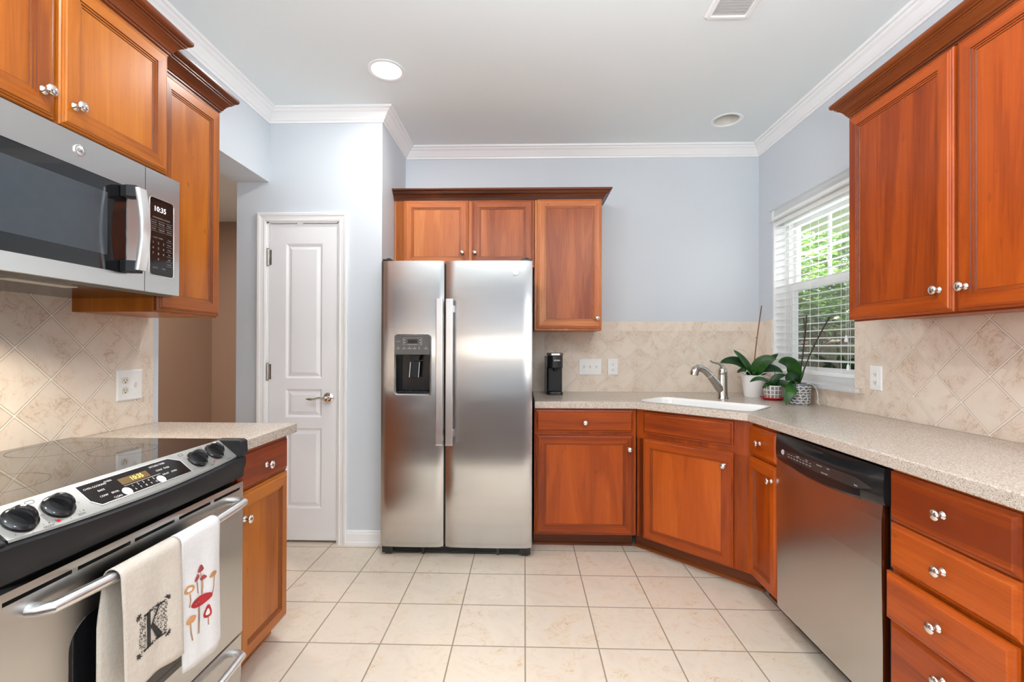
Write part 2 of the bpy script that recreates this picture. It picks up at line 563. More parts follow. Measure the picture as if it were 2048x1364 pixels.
    def disc(s, c, u, w, r, seg=20, mi=0, r0=0.0):
        c, u, w = Vector(c), Vector(u), Vector(w)
        P = [c + u * (r * cos(2 * PI * k / seg)) + w * (r * sin(2 * PI * k / seg)) for k in range(seg)]
        if r0 <= 0:
            return s.add(P, [tuple(range(seg))], mi)
        Q = [c + u * (r0 * cos(2 * PI * k / seg)) + w * (r0 * sin(2 * PI * k / seg)) for k in range(seg)]
        return s.add(P + Q, [(k, (k + 1) % seg, seg + (k + 1) % seg, seg + k) for k in range(seg)], mi)

    def build(s, name, mats, parent=None, bevel=0.0, smooth=False, sub=0, seg=2, solid=0.0, normals=True, inv=None):
        me = bpy.data.meshes.new(name)
        me.from_pydata([tuple(inv @ Vector(v)) for v in s.v] if inv else s.v, [], s.f)
        for m in (mats if isinstance(mats, (list, tuple)) else [mats]):
            me.materials.append(m)
        me.polygons.foreach_set('material_index', s.mi)
        if normals:
            bm = bmesh.new()
            bm.from_mesh(me)
            bmesh.ops.recalc_face_normals(bm, faces=bm.faces)
            bm.to_mesh(me)
            bm.free()
        me.polygons.foreach_set('use_smooth', [True] * len(s.f) if smooth else s.sm)
        if any(s.sm) or smooth:
            me.set_sharp_from_angle(angle=R(42))
        me.update()
        o = bpy.data.objects.new(name, me)
        COL.objects.link(o)
        if parent is not None:
            o.parent = parent
        if solid:
            md = o.modifiers.new('thickness', 'SOLIDIFY')
            md.thickness = solid
            md.offset = 0
        if sub:
            md = o.modifiers.new('smooth', 'SUBSURF')
            md.levels = md.render_levels = sub
        if bevel:
            md = o.modifiers.new('edge', 'BEVEL')
            md.width = bevel
            md.segments = seg
            md.limit_method = 'ANGLE'
            md.angle_limit = R(35)
        return o


def tag(o, label=None, cat=None, group=None, kind=None):
    if label:
        o['label'] = label
    if cat:
        o['category'] = cat
    if group:
        o['group'] = group
    if kind:
        o['kind'] = kind
    return o


def thing(name, label, cat, loc=(0, 0, 0), rz=0.0, group=None):
    o = bpy.data.objects.new(name, None)
    o.empty_display_size = .05
    o.location = loc
    o.rotation_euler = (0, 0, rz)
    COL.objects.link(o)
    return tag(o, label, cat, group)


def inv_of(o):
    return (Matrix.Translation(o.location) @ o.rotation_euler.to_matrix().to_4x4()).inverted()


def structure(name, mb, mats, parent=None, **kw):
    o = mb.build(name, mats, parent, **kw)
    if parent is None:
        o['kind'] = 'structure'
    return o


def box(name, mat, parent, *b, bevel=0.0):
    return MB().box(*b).build(name, mat, parent, bevel=bevel)


def bez(p0, p1, p2, n=12, p3=None):
    out = []
    p0, p1, p2 = Vector(p0), Vector(p1), Vector(p2)
    for i in range(n + 1):
        t = i / n
        if p3 is None:
            out.append(p0 * (1 - t) ** 2 + p1 * 2 * t * (1 - t) + p2 * t * t)
        else:
            out.append(p0 * (1 - t) ** 3 + p1 * 3 * t * (1 - t) ** 2 + p2 * 3 * t * t * (1 - t) + Vector(p3) * t ** 3)
    return out


def rrect(x0, x1, y0, y1, r, n=5):
    P = []
    for cx, cy, a0 in ((x1 - r, y1 - r, 0), (x0 + r, y1 - r, 90), (x0 + r, y0 + r, 180), (x1 - r, y0 + r, 270)):
        for k in range(n + 1):
            a = R(a0 + 90 * k / n)
            P.append((cx + r * cos(a), cy + r * sin(a)))
    return P


# ------------------------------------------------------------------ room shell
XL, XR, YD, YB, XJ, H = -1.633, 1.741, 2.88, 3.454, -0.905, 2.75
XH = -1.842            # hall side of the kitchen wall
YE = 2.002             # end of the kitchen wall at the hall opening
YR = -6.0              # far wall of the room behind the camera
CT, CTL = 0.92, 0.915  # worktop heights

structure('floor', MB().add([(-5, .55, 0), (2.2, .55, 0), (2.2, 6, 0), (-5, 6, 0)], [(0, 1, 2, 3)])
          .box(-5, 2.2, .55, 6, -.1, -.001), [M['floor']])
structure('floor_hardwood', MB().box(-5, 5, YR - .2, .55, -.1, -.004).box(-5, 5, .53, .56, -.004, .003), [M['hardwood']])
bm = bmesh.new()
es = []
for loop in ([(-5.2, YR - .2), (5.2, YR - .2), (5.2, 6), (-5.2, 6)], [(1.322 + .079 * cos(2 * PI * k / 40), 3.041 + .079 * sin(2 * PI * k / 40)) for k in range(40)]):
    vs = [bm.verts.new((x, y, H)) for x, y in loop]
    es += [bm.edges.new((vs[i], vs[(i + 1) % len(vs)])) for i in range(len(vs))]
bmesh.ops.triangle_fill(bm, use_beauty=True, use_dissolve=False, edges=es)
bm.verts.index_update()
cl_ = MB().add([tuple(v.co) for v in bm.verts], [[v.index for v in f.verts] for f in bm.faces])
bm.free()
cl_.box(-5.2, 5.2, YR - .2, 6, H + .16, H + .22)
for x0, x1, y0, y1 in ((-5.2, -5.1, YR - .2, 6), (5.1, 5.2, YR - .2, 6), (-5.1, 5.1, YR - .2, YR - .1), (-5.1, 5.1, 5.9, 6)):
    cl_.box(x0, x1, y0, y1, H + .001, H + .16)
structure('ceiling', cl_, [M['ceiling']])

w = MB().box(XH, XL, .3, YE, 0, H).box(XH, XL, YE, YD, 2.3, H)
structure('wall_left', w, [M['wall']])
w = MB()
DX0, DX1, DZ = -1.645, -1.178, 2.045       # pantry door opening
w.box(XH, DX0, YD, YD + .12, 0, H).box(DX1, XJ, YD, YD + .12, 0, H).box(DX0, DX1, YD, YD + .12, DZ, H)
w.box(XJ - .12, XJ, YD + .12, YB, 0, H).box(XH, XH + .1, YD + .12, 5.4, 0, H)
structure('wall_pantry', w, [M['wall']])
structure('wall_back', MB().box(XJ - .12, XR + .2, YB, YB + .15, 0, H), [M['wall']])
WY0, WY1, WZ0, WZ1 = 2.455, 3.265, 1.045, 2.16
w = MB().box(XR, XR + .16, .3, WY0, 0, H).box(XR, XR + .16, WY1, YB + .15, 0, H)
w.box(XR, XR + .16, WY0, WY1, 0, WZ0 - .03).box(XR, XR + .16, WY0, WY1, WZ1, H)
structure('wall_right', w, [M['wall']])
w = MB().box(-5, -3.75, 5.4, 5.5, 0, H).box(-3.75, XH + .1, 5.4, 5.5, 0, H).box(-3.85, -3.75, 4.2, 5.4, 0, H)
w.box(-5, -3.75, 4.1, 4.2, 0, H).box(-5.1, -5, -1, 5.5, 0, H)
structure('wall_hall', w, [M['hall']])
# living room behind the camera: low window shaped to reflect in the refrigerator, taupe walls to the side
wz0, wz1, wx0, wx1 = 1.13, 1.39, -2.0, 2.4
w = MB().box(-1.95, wx0, YR - .15, YR, 0, H).box(wx1, 5, YR - .15, YR, 0, H).box(wx0, wx1, YR - .15, YR, wz1, H)
w.box(wx0, wx1, YR - .15, YR, 0, wz0).box(5, 5.15, YR, .3, 0, H).box(XR + .16, 5, .2, .3, 0, H)
structure('wall_front', w, [M['wall']])
structure('wall_living', MB().box(-5, -1.95, YR - .15, YR, 0, H).box(-5.15, -5, YR, .3, 0, H).box(-5, XH, .2, .3, 0, H), [M['hall']])
w2 = MB()
for x in (wx0, -.6, .9, wx1 - .05):
    w2.box(x, x + .05, YR - .1, YR - .04, wz0, wz1)
w2.box(wx0, wx1, YR - .1, YR - .04, wz0, wz0 + .03).box(wx0, wx1, YR - .1, YR - .04, wz1 - .03, wz1)
o = structure('window_2', w2, [M['trim']])
MB().box(wx0, wx1, YR - .075, YR - .07, wz0, wz1).build('window_pane', M['pane'], o)

# ceiling crown moulding, skirting, pantry door casing
CROWN = [(.0, -.078), (.008, -.078), (.012, -.066), (.018, -.064), (.026, -.052), (.044, -.030), (.058, -.022), (.064, -.014), (.076, -.012), (.080, -.004), (.080, 0)]
structure('trim_1', MB().sweep([(XL, .3), (XL, YD), (XJ, YD), (XJ, YB), (XR, YB), (XR, .3)], CROWN, lambda x, y, h: (x, y, H + h)), [M['trim']])
BASE = [(0, .0), (.022, 0), (.022, .018), (.014, .022), (.014, .07), (.010, .076), (.010, .082), (.0, .09)]
structure('baseboard_pantry', MB().sweep([(-1.128, YD), (XJ, YD), (XJ, YB)], BASE, lambda x, y, h: (x, y, h)), [M['trim']])
structure('baseboard_left', MB().sweep([(XH, 1.9), (XH, YE), (XL, YE)][::-1], BASE, lambda x, y, h: (x, y, h)), [M['trim']])
structure('baseboard_hall', MB().sweep([(XH, 5.4), (XH, YD), (DX0 - .06, YD)], BASE, lambda x, y, h: (x, y, h)), [M['trim']])

# pantry door: casing is wall trim, the leaf with its panels is the door
CAS = [(0, 0), (0, .012), (.010, .016), (.014, .012), (.034, .016), (.038, .020), (.050, .022), (.054, .016), (.058, .016), (.058, 0)]
structure('trim_2', MB().sweep([(DX0, 0), (DX0, DZ), (DX1, DZ), (DX1, 0)][::-1], CAS, lambda x, z, h: (x, YD - h, z))
          .box(DX0, DX0 + .012, YD, YD + .11, 0, DZ).box(DX1 - .012, DX1, YD, YD + .11, 0, DZ).box(DX0, DX1, YD, YD + .11, DZ - .008, DZ)
          .box(DX0, DX1, YD + .1, YD + .12, 0, DZ), [M['trim']])
door = MB()
dx0, dx1, dz0, dz1 = DX0 + .015, DX1 - .015, .018, 2.033
px0, px1 = -1.525, -1.289
pz = [(.22, .732), (.80, .98), (1.048, 1.908)]
zs = [dz0] + [q for a in pz for q in a] + [dz1]
dy = YD + .006
door.box(dx0, px0, dy, dy + .035, dz0, dz1).box(px1, dx1, dy, dy + .035, dz0, dz1)
for i in range(0, len(zs), 2):
    door.box(px0, px1, dy, dy + .035, zs[i], zs[i + 1])
for a, b in pz:
    door.rings(px0, px1, a, b, [(0, dy), (.004, dy + .002), (.012, dy + .011), (.018, dy + .011), (.038, dy + .003), (.042, dy + .003)])
dr = structure('door_1', door, [M['door']])
tag(dr, 'narrow white three panel pantry door with lever handle', None)
for z in (1.82, 1.09, .25):
    h = MB().cyl((dx0 - .008, dy - .006, z - .052), (dx0 - .008, dy - .006, z + .052), .007, 12)
    h.box(dx0 - .022, dx0 + .012, dy - .0015, dy + .001, z - .048, z + .048)
    for k in (-.055, .055):
        h.lathe([(.0, -.004), (.008, 0), (.0, .004)], (dx0 - .008, dy - .006, z + k), (0, 0, 1), 10)
    h.build('hinge', M['nickel'], dr)
lv = MB().lathe([(.0, .0), (.033, 0), (.033, .004), (.026, .010), (.014, .012), (.012, .045), (.016, .048), (.016, .058), (.0, .060)], (-1.245, dy, .925), (0, -1, 0), 28)
lv.tube([(-1.245, dy - .052, .925), (-1.262, dy - .054, .926), (-1.285, dy - .054, .930), (-1.31, dy - .054, .922), (-1.335, dy - .053, .919), (-1.356, dy - .05, .921), (-1.366, dy - .048, .922)], [.011, .010, .007, .0075, .010, .008, .005], 12)
lv.build('door_handle', M['chrome'], dr)
structure('trim_7', MB().box(-1.45, -1.415, dy - .004, dy + .02, 2.028, DZ - .004), [M['trim']])


# tiled splashbacks: diagonal field with a straight border
def splash(name, field, border_rects, axis, at, mat):
    b = MB()
    for u0, u1, z0, z1 in field:
        if axis == 0:
            b.box(u0, u1, at - .008, at, z0, z1)
        else:
            b.box(min(at, at + field_dir * .008), max(at, at + field_dir * .008), u0, u1, z0, z1)
    for u0, u1, z0, z1 in border_rects:
        g = .0008
        if axis == 0:
            b.box(u0 + g, u1 - g, at - .0083, at, z0 + g, z1 - g, 1)
        else:
            b.box(min(at, at + field_dir * .0083), max(at, at + field_dir * .0083), u0 + g, u1 - g, z0 + g, z1 - g, 1)
    return structure(name, b, [mat, M['border']])


def cuts(a, b, n0, step):
    xs, x = [a], n0
    while x < b - .01:
        if x > a + .01:
            xs.append(x)
        x += step
    return xs + [b]


field_dir = 0
row = cuts(.06, XR, .15, .157)
colz = cuts(CT, 1.373, 1.085, .157)
splash('trim_3', [(.06, XR, CT, 1.4465)],
       [(a, b, 1.375, 1.446) for a, b in zip(row, row[1:])] + [(.08, .15, a, b) for a, b in zip(colz, colz[1:])],
       0, YB, backsplash('travertine_back', 0, .296, 1.147, .1115, .1073))
field_dir = -1
bord = [(WY1 + .07, YB - .009, 1.375, 1.446), (WY1 + .002, WY1 + .07, 1.375, 1.446)]
for a, b in zip(colz, colz[1:]):
    bord += [(WY1 + .002, WY1 + .072, a, b), (WY0 - .075, WY0 - .002, a, b)]
splash('trim_4', [(WY1, YB - .008, CT, 1.447), (WY0, WY1, CT, WZ0 - .03), (.3, WY0, CT, 1.40)], bord,
       1, XR, backsplash('travertine_window_side', 1, 1.756, 1.145, .1115, .1085))
field_dir = 1
colz = cuts(CTL, 1.41, 1.068, .157)
splash('trim_5', [(.3, 1.965, CTL, 1.42)], [(1.893, 1.963, a, b) for a, b in zip(colz, colz[1:])], 1, XL,
       backsplash('travertine_range_side', 1, 1.531, 1.134, .1130, .1095))

# ------------------------------------------------------------------ kitchen window, sill and blind
w = MB()
j = .012
w.box(XR + .002, XR + .158, WY0 + .0005, WY0 + j, WZ0, WZ1 - .0005).box(XR + .002, XR + .158, WY1 - j, WY1 - .0005, WZ0, WZ1 - .0005).box(XR + .002, XR + .158, WY0 + j, WY1 - j, WZ1 - j, WZ1 - .0005)
fx0, fx1 = XR + .085, XR + .150
w.box(fx0, fx1, WY0 + j, WY0 + .05, WZ0, WZ1).box(fx0, fx1, WY1 - .05, WY1 - j, WZ0, WZ1)
w.box(fx0 + .001, fx1 - .001, WY0 + .05, WY1 - .05, WZ1 - .05, WZ1 - j).box(fx0 + .001, fx1 - .001, WY0 + .05, WY1 - .05, WZ0 - .01, WZ0 + .04)
win = structure('window_1', w, [M['trim']])
win['label'] = 'white double hung window with blind above the kitchen sink'


def sash(name, x0, x1, z0, z1, rails):
    b = MB()
    a0, a1 = WY0 + .051, WY1 - .051
    b.box(x0, x1, a0, a0 + .034, z0, z1).box(x0, x1, a1 - .034, a1, z0, z1)
    b.box(x0 + .001, x1 - .001, a0 + .034, a1 - .034, z0, z0 + rails[0]).box(x0 + .001, x1 - .001, a0 + .034, a1 - .034, z1 - rails[1], z1)
    return b, a0 + .034, a1 - .034


b, a0, a1 = sash('u', XR + .115, XR + .145, 1.64, WZ1 - .05, (.04, .03))
ym = (a0 + a1) / 2
b.box(XR + .122, XR + .136, ym - .01, ym + .01, 1.66, 2.1).box(XR + .122, XR + .136, a0, a1, 1.875, 1.893)
b.build('window_sash', [M['trim']], win)
MB().box(XR + .128, XR + .131, a0, a1, 1.67, 2.09).build('window_pane', M['pane'], win)
b, a0, a1 = sash('l', XR + .088, XR + .114, WZ0 + .04, 1.685, (.045, .045))
b.build('window_sash', [M['trim']], win)
MB().box(XR + .100, XR + .103, a0, a1, WZ0 + .08, 1.645).build('window_pane', M['pane'], win)
MB().box(XR + .1475, XR + .149, WY0 + .05, WY1 - .05, WZ0 + .04, 1.66).build('insect_screen', M['screen'], win)
sill = MB().sweep([(XR, 3.305), (XR - .036, 3.305), (XR - .036, 2.415), (XR, 2.415)][::-1], [(-.036, -.024), (0, -.024), (.006, -.018), (.008, -.010), (.004, -.002), (0, 0), (-.036, 0)], lambda x, y, h: (x, y, WZ0 + h))
sill.box(XR - .034, XR + .1, WY0 + .001, WY1 - .001, WZ0 - .023, WZ0)
sill.build('window_sill', [M['trim']], win)

bl = thing('window_blind', 'white slatted horizontal blind hanging in the window above the sink', 'blind', (XR, 2.86, WZ0))
BI = inv_of(bl)
VAL = [(0, 0), (.018, 0), (.020, .008), (.014, .014), (.016, .030), (.022, .036), (.022, .060), (.030, .066), (.032, .078), (.0, .078)]
MB().sweep([(XR - .002, 3.275), (XR - .022, 3.275), (XR - .022, 2.445), (XR - .002, 2.445)][::-1], [(-o, h) for o, h in VAL][::-1] if False else VAL,
           lambda x, y, h: (x, y, 2.132 + h)).build('valance', M['blind'], bl, inv=BI)
MB().box(XR + .008, XR + .066, WY0 + .016, WY1 - .016, 2.10, 2.143).build('head_rail', M['blind'], bl, inv=BI)
zz, n = 2.085, 0
while zz > 1.13:
    s_ = MB()
    P = []
    for k in range(5):
        q = (k / 4 - .5) * .049
        P.append((q, .0022 * (1 - (2 * k / 4 - 1) ** 2)))
    P = P + [(q, h - .0026) for q, h in P[::-1]]
    ta = R(7)
    s_.prism(P, lambda p, a: (XR + .036 + p[0] * cos(ta) - p[1] * sin(ta), a, zz + p[0] * sin(ta) + p[1] * cos(ta)), WY0 + .017, WY1 - .017)
    s_.build('slat', M['blind'], bl, inv=BI)
    zz -= .0455
MB().box(XR + .012, XR + .060, WY0 + .017, WY1 - .017, 1.088, 1.110).build('bottom_rail', M['blind'], bl, inv=BI, bevel=.004)
for y in (3.13, 2.86, 2.585):
    cb = MB()
    for x in (XR + .011, XR + .061):
        cb.cyl((x, y, 1.10), (x, y, 2.11), .0011, 6)
    cb.build('ladder_cord', M['blind'], bl, inv=BI)
for y, z in ((2.535, 1.285), (2.52, 1.13)):
    MB().cyl((XR + .004, y, z), (XR + .004, y, 2.12), .001, 6).lathe([(.002, .035), (.006, .028), (.009, 0), (.007, -.002), (0, -.002)], (XR + .004, y, z), (0, 0, 1), 12).build('pull_cord', M['blind'], bl, inv=BI)

# ------------------------------------------------------------------ garden outside the window
g = MB()
NX, NY = 16, 16
for i in range(NX + 1):
    for k in range(NY + 1):
        x, y = 2.3 + i * 2.4, -8 + k * 2.8
        d = max(0, math.hypot(x - 2, y) - 7)
        g.v.append((x, y, -.35 + min(1.9, d * .13) + .06 * sin(x * 1.7) * cos(y * 1.3)))
for i in range(NX):
    for k in range(NY):
        a = i * (NY + 1) + k
        g.f.append([a, a + NY + 1, a + NY + 2, a + 1])
        g.mi.append(1 if 6 < g.v[a][0] < 12 else 0)
        g.sm.append(True)
structure('ground_outside', g, [M['lawn'], M['mulch']])


def leaves(mb, c, rx, ry, rz, n, size, hollow=.35):
    for _ in range(n):
        while True:
            p = Vector((random.uniform(-1, 1), random.uniform(-1, 1), random.uniform(-1, 1)))
            if hollow < p.length < 1:
                break
        p = Vector((c[0] + p.x * rx, c[1] + p.y * ry, c[2] + p.z * rz))
        u, w_, d = basis((random.gauss(0, 1), random.gauss(0, 1), random.gauss(0, 1) + .3))
        s_ = size * random.uniform(.6, 1.3)
        mb.add([p - u * s_, p + w_ * s_ * .45, p + u * s_ + d * s_ * .3, p - w_ * s_ * .45], [(0, 1, 2), (0, 2, 3)])


def tree(name, label, x, y, h, crown, n, size, mat, z0=0.0, cat='tree'):
    t = thing(name, label, cat, (x, y, z0), 0, 'trees and shrubs outside the window')
    I = inv_of(t)
    b = MB()
    top = z0 + h
    b.tube([(x, y, z0 - .2), (x + .05, y, z0 + h * .3), (x - .05, y + .05, z0 + h * .6), (x, y, top * .95)], [.09 * h / 4, .07 * h / 4, .05 * h / 4, .015], 10)
    for k in range(9):
        a = k * 2.4
        z = z0 + h * (.25 + .07 * k)
        l = crown[0] * .7
        b.tube([(x, y, z), (x + cos(a) * l * .5, y + sin(a) * l * .5, z + l * .25), (x + cos(a) * l, y + sin(a) * l, z + l * .4)], [.03 * h / 4, .02 * h / 4, .006], 7)
    b.build('trunk', M['bark'], t, inv=I)
    f = MB()
    rnd = random.Random(int(x * 100))
    for k in range(14):
        a, r_, q = rnd.uniform(0, 2 * PI), rnd.uniform(.2, .8), rnd.uniform(-.75, .9)
        cx, cy, cz = x + cos(a) * crown[0] * r_, y + sin(a) * crown[0] * r_, z0 + h * .62 + q * crown[1]
        leaves(f, (cx, cy, cz), crown[0] * .42, crown[0] * .42, crown[1] * .3, n // 14, size)
    f.build('foliage', mat, t, inv=I, normals=False)
    return t


tree('garden_tree', 'bright green leafy tree outside, seen through the upper blind slats', 7.9, 11.6, 4.4, (1.7, 1.5), 2600, .10, M['treeleaf'], .3)
tree('garden_tree', 'taller pale green tree further off behind the leafy tree outside', 9.5, 17.5, 6.2, (2.3, 2.2), 2600, .14, M['treeleaf'], .8)
tree('garden_shrub', 'dark green shrub low outside behind the insect screen', 5.0, 7.9, 1.7, (1.1, .8), 2400, .08, M['shrubleaf'], -.1, 'shrub')
tree('garden_shrub', 'tall dark hedge bush far behind the other greenery outside', 17.0, 26.5, 3.4, (3.0, 1.5), 2600, .16, M['shrubleaf'], .9, 'shrub')
tree('garden_shrub', 'broad olive green bush further off in the garden outside', 14.5, 19.0, 2.2, (1.6, .9), 2000, .09, M['shrubleaf'], .5, 'shrub')

# ------------------------------------------------------------------ cabinets
KNOB = [(.0105, 0), (.0115, .002), (.009, .005), (.0052, .008), (.0052, .014), (.009, .017), (.0145, .020), (.0158, .0235), (.0145, .027), (.009, .030), (.0, .031)]
CROWN_W = [(0, 0), (.006, 0), (.006, .007), (.011, .008), (.011, .015), (.015, .016), (.018, .024), (.026, .037), (.036, .047), (.040, .048), (.040, .054), (.046, .055), (.046, .061), (.053, .063), (.058, .068), (.060, .074), (.060, .082), (.0, .082)]
DOORP = [(0, 0), (0, -.010), (.003, -.0135), (.007, -.0135), (.0085, -.0165), (.012, -.0175), (.015, -.020), (.050, -.020), (.0512, -.0165), (.056, -.0165), (.0572, -.0130), (.0620, -.0130), (.0632, -.0105), (.066, -.0105), (.066, -.004)]
TONE = {'red': (WZ, WX), 'lit_gold': (GZ, GX), 'pale': (PZ, PX)}
tone = 'red'
DRAWP = [(0, 0), (0, -.010), (.007, -.0125), (.012, -.018), (.015, -.020)]


def knob(parent, x, z, y=-.02, d=(0, -1, 0)):
    return MB().lathe(KNOB, (x, y, z), d, 22).build('knob', M['chrome'], parent)


def cdoor(parent, x0, x1, z0, z1, kn=None, fr=1.0):
    b = MB().rings(x0, x1, z0, z1, [(i * fr if i > .02 else i, d) for i, d in DOORP], mv=0, mh=1, cap=False, dark=(7, 9, 11, 12))
    b.add([(x0, 0, z0), (x1, 0, z0), (x1, 0, z1), (x0, 0, z1)], [(0, 1, 2, 3)])
    d = b.build('door', [*TONE[tone], GROOVE], parent)
    i = .064 * fr
    MB().box(x0 + i, x1 - i, -.0108, -.003, z0 + i, z1 - i).build('door_panel', TONE[tone][0], d)
    if kn:
        knob(d, *kn)
    return d


def cdrawer(parent, x0, x1, z0, z1, kn=None, out=0.0, name='drawer'):
    b = MB().rings(x0, x1, z0, z1, [(i, d - out) for i, d in DRAWP], mv=0, mh=0)
    b.add([(x0, -out, z0), (x1, -out, z0), (x1, -out, z1), (x0, -out, z1)], [(0, 1, 2, 3)])
    if out:
        b.box(x0 + .02, x1 - .02, -out, .3, z0 + .015, z1 - .02)
    d = b.build(name, [TONE[tone][1]], parent)
    if kn:
        knob(d, *kn, y=-.02 - out)
    return d


def cbase(root, w, depth, toe=True, x0=0.0):
    MB().box(x0, w, 0, depth, .1, .88).build('carcass', WZ, root, bevel=.001)
    if toe:
        MB().box(x0, w, .095, depth, 0, .1).build('toe_kick', DX, root)
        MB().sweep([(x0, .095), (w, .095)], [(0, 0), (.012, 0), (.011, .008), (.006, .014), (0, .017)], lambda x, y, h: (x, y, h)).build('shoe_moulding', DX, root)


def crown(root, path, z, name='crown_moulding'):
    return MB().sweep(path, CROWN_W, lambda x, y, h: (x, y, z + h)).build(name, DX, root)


# wall side with the range
tone = 'lit_gold'
t = thing('wall_cabinet', 'two-door cherry cabinet mounted above the microwave', 'cabinet', (-1.284, .83, 0), PI / 2, 'cherry wall cabinets')
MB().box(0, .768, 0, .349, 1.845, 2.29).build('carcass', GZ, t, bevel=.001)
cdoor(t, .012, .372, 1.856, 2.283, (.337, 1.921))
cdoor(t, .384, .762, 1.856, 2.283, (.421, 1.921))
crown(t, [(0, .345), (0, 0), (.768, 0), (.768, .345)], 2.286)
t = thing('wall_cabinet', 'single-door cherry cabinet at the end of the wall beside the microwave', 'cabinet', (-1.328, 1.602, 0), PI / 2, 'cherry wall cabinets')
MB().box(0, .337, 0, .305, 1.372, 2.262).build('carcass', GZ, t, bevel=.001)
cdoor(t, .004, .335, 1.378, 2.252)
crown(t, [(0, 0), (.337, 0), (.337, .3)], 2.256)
t = thing('base_cabinet', 'cherry base cabinet with one drawer and one door beside the range', 'cabinet', (-1.04, 1.600, 0), PI / 2, 'cherry base cabinets')
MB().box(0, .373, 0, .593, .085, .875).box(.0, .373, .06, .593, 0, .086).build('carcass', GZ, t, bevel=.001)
tone = 'red'
cdrawer(t, .02, .362, .722, .864, (.190, .782))
tone = 'lit_gold'
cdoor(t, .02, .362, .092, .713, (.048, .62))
# wall with the refrigerator
tone = 'pale'
t = thing('wall_cabinet', 'two-door cherry cabinet over the refrigerator', 'cabinet', (-.902, 3.15, 0), 0, 'cherry wall cabinets')
MB().box(.0, .966, 0, .303, 1.80, 2.268).build('carcass', PZ, t, bevel=.001)
MB().box(.012, .066, -.004, 0, 1.80, 2.262).build('filler_strip', GZ, t)
cdoor(t, .073, .514, 1.81, 2.259, (.474, 1.896))
cdoor(t, .538, .958, 1.81, 2.259, (.560, 1.896))
t = thing('wall_cabinet', 'tall single-door cherry cabinet between the refrigerator and bare wall', 'cabinet', (.068, 3.15, 0), 0, 'cherry wall cabinets')
MB().box(0, .459, 0, .296, 1.366, 2.268).build('carcass', PZ, t, bevel=.001)
cdoor(t, .018, .455, 1.382, 2.264, (.425, 1.448))
t = thing('cabinet_crown_moulding', 'stained wood crown running along the cabinets above the refrigerator', 'moulding', (-.902, 3.15, 2.27))
MB().sweep([(0, 0), (1.43, 0), (1.43, .29)], CROWN_W, lambda x, y, h: (x, y - .004, h * .8 - .008)).build('crown_run', DX, t)
MB().box(0, 1.43, .001, .296, -.0015, .055).build('crown_backing', WX, t)
tone = 'red'
t = thing('base_cabinet', 'cherry base cabinet with drawer and door next to the refrigerator', 'cabinet', (.062, 2.83, 0), 0, 'cherry base cabinets')
cbase(t, .622, .615)
cdrawer(t, .010, .604, .733, .866, (.309, .792))
cdoor(t, .010, .604, .106, .716, (.578, .632))
# corner sink base, turned to the diagonal
t = thing('sink_base_cabinet', 'diagonal corner cherry cabinet with one door under the white sink', 'cabinet', (.688, 2.83, 0), -PI / 4, 'cherry base cabinets')
LD = .6675
b = MB().prism([(.004, 0), (LD - .004, 0), (LD / 2, LD / 2 - .004)], lambda p, a: (p[0], p[1], a), .1, .70)
b.box(0, LD, 0, .018, .70, .878).box(.02, LD - .02, 0, .05, .10, .70)
b.build('carcass', WZ, t)
MB().box(-.054, LD + .02, .08, .092, 0, .1).build('toe_kick', DX, t)
MB().sweep([(-.054, .08), (LD + .033, .08)], [(0, 0), (.012, 0), (.011, .008), (.006, .014), (0, .017)], lambda x, y, h: (x, y, h)).build('shoe_moulding', DX, t)
cdrawer(t, .052, .575, .736, .866, name='false_front')
cdoor(t, .052, .575, .105, .706, (.532, .632))
# window side run
t = thing('base_cabinet', 'narrow cherry base cabinet with drawer and door beside the dishwasher', 'cabinet', (1.16, 2.356, 0), -PI / 2, 'cherry base cabinets')
MB().box(.001, .247, 0, .575, .1, .875).build('carcass', WZ, t, bevel=.001)
MB().box(.0, .247, .08, .575, 0, .1).build('toe_kick', DX, t)
cdrawer(t, -.014, .243, .713, .858, (.105, .787), name='drawer')
cdoor(t, -.014, .243, .105, .703, (.207, .635))
t = thing('drawer_base_cabinet', 'cherry base cabinet with four stacked drawers beyond the dishwasher', 'cabinet', (1.16, 1.475, 0), -PI / 2, 'cherry base cabinets')
MB().box(0, .43, 0, .575, .1, .875).build('carcass', WZ, t, bevel=.001)
MB().box(0, .43, .08, .575, 0, .1).build('toe_kick', DX, t)
for (z0, z1, o_) in ((.714, .866, 0), (.566, .707, 0), (.410, .556, .013), (.108, .402, 0)):
    cdrawer(t, .004, .384, z0, z1, (.194, z0 + (z1 - z0) * (.53 if z0 > .2 else .8)), out=o_)
t = thing('wall_cabinet', 'large two-door cherry cabinet on the wall beside the window', 'cabinet', (1.436, 2.052, 0), -PI / 2, 'cherry wall cabinets')
MB().box(0, .99, 0, .303, 1.378, 2.262).build('carcass', WZ, t, bevel=.001)
MB().box(.0, .99, .012, .030, 1.366, 1.378).build('light_rail', WX, t)
cdoor(t, .002, .492, 1.372, 2.256, (.447, 1.449))
cdoor(t, .506, .985, 1.372, 2.256, (.541, 1.449))
crown(t, [(0, .3), (0, 0), (.99, 0), (.99, .3)], 2.260)

# ------------------------------------------------------------------ worktops, sink and tap
SD, SN = Vector((.707, -.707)), Vector((.707, .707))
SC = Vector((.890, 2.585)) + SN * .235       # sink centre
SW, SH = .335, .165


def sinkpt(u, v):
    return SC + SD * u + SN * v


def rr(hw, hh, r):
    return [sinkpt(x, y) for x, y in rrect(-hw, hw, -hh, hh, r, 5)]


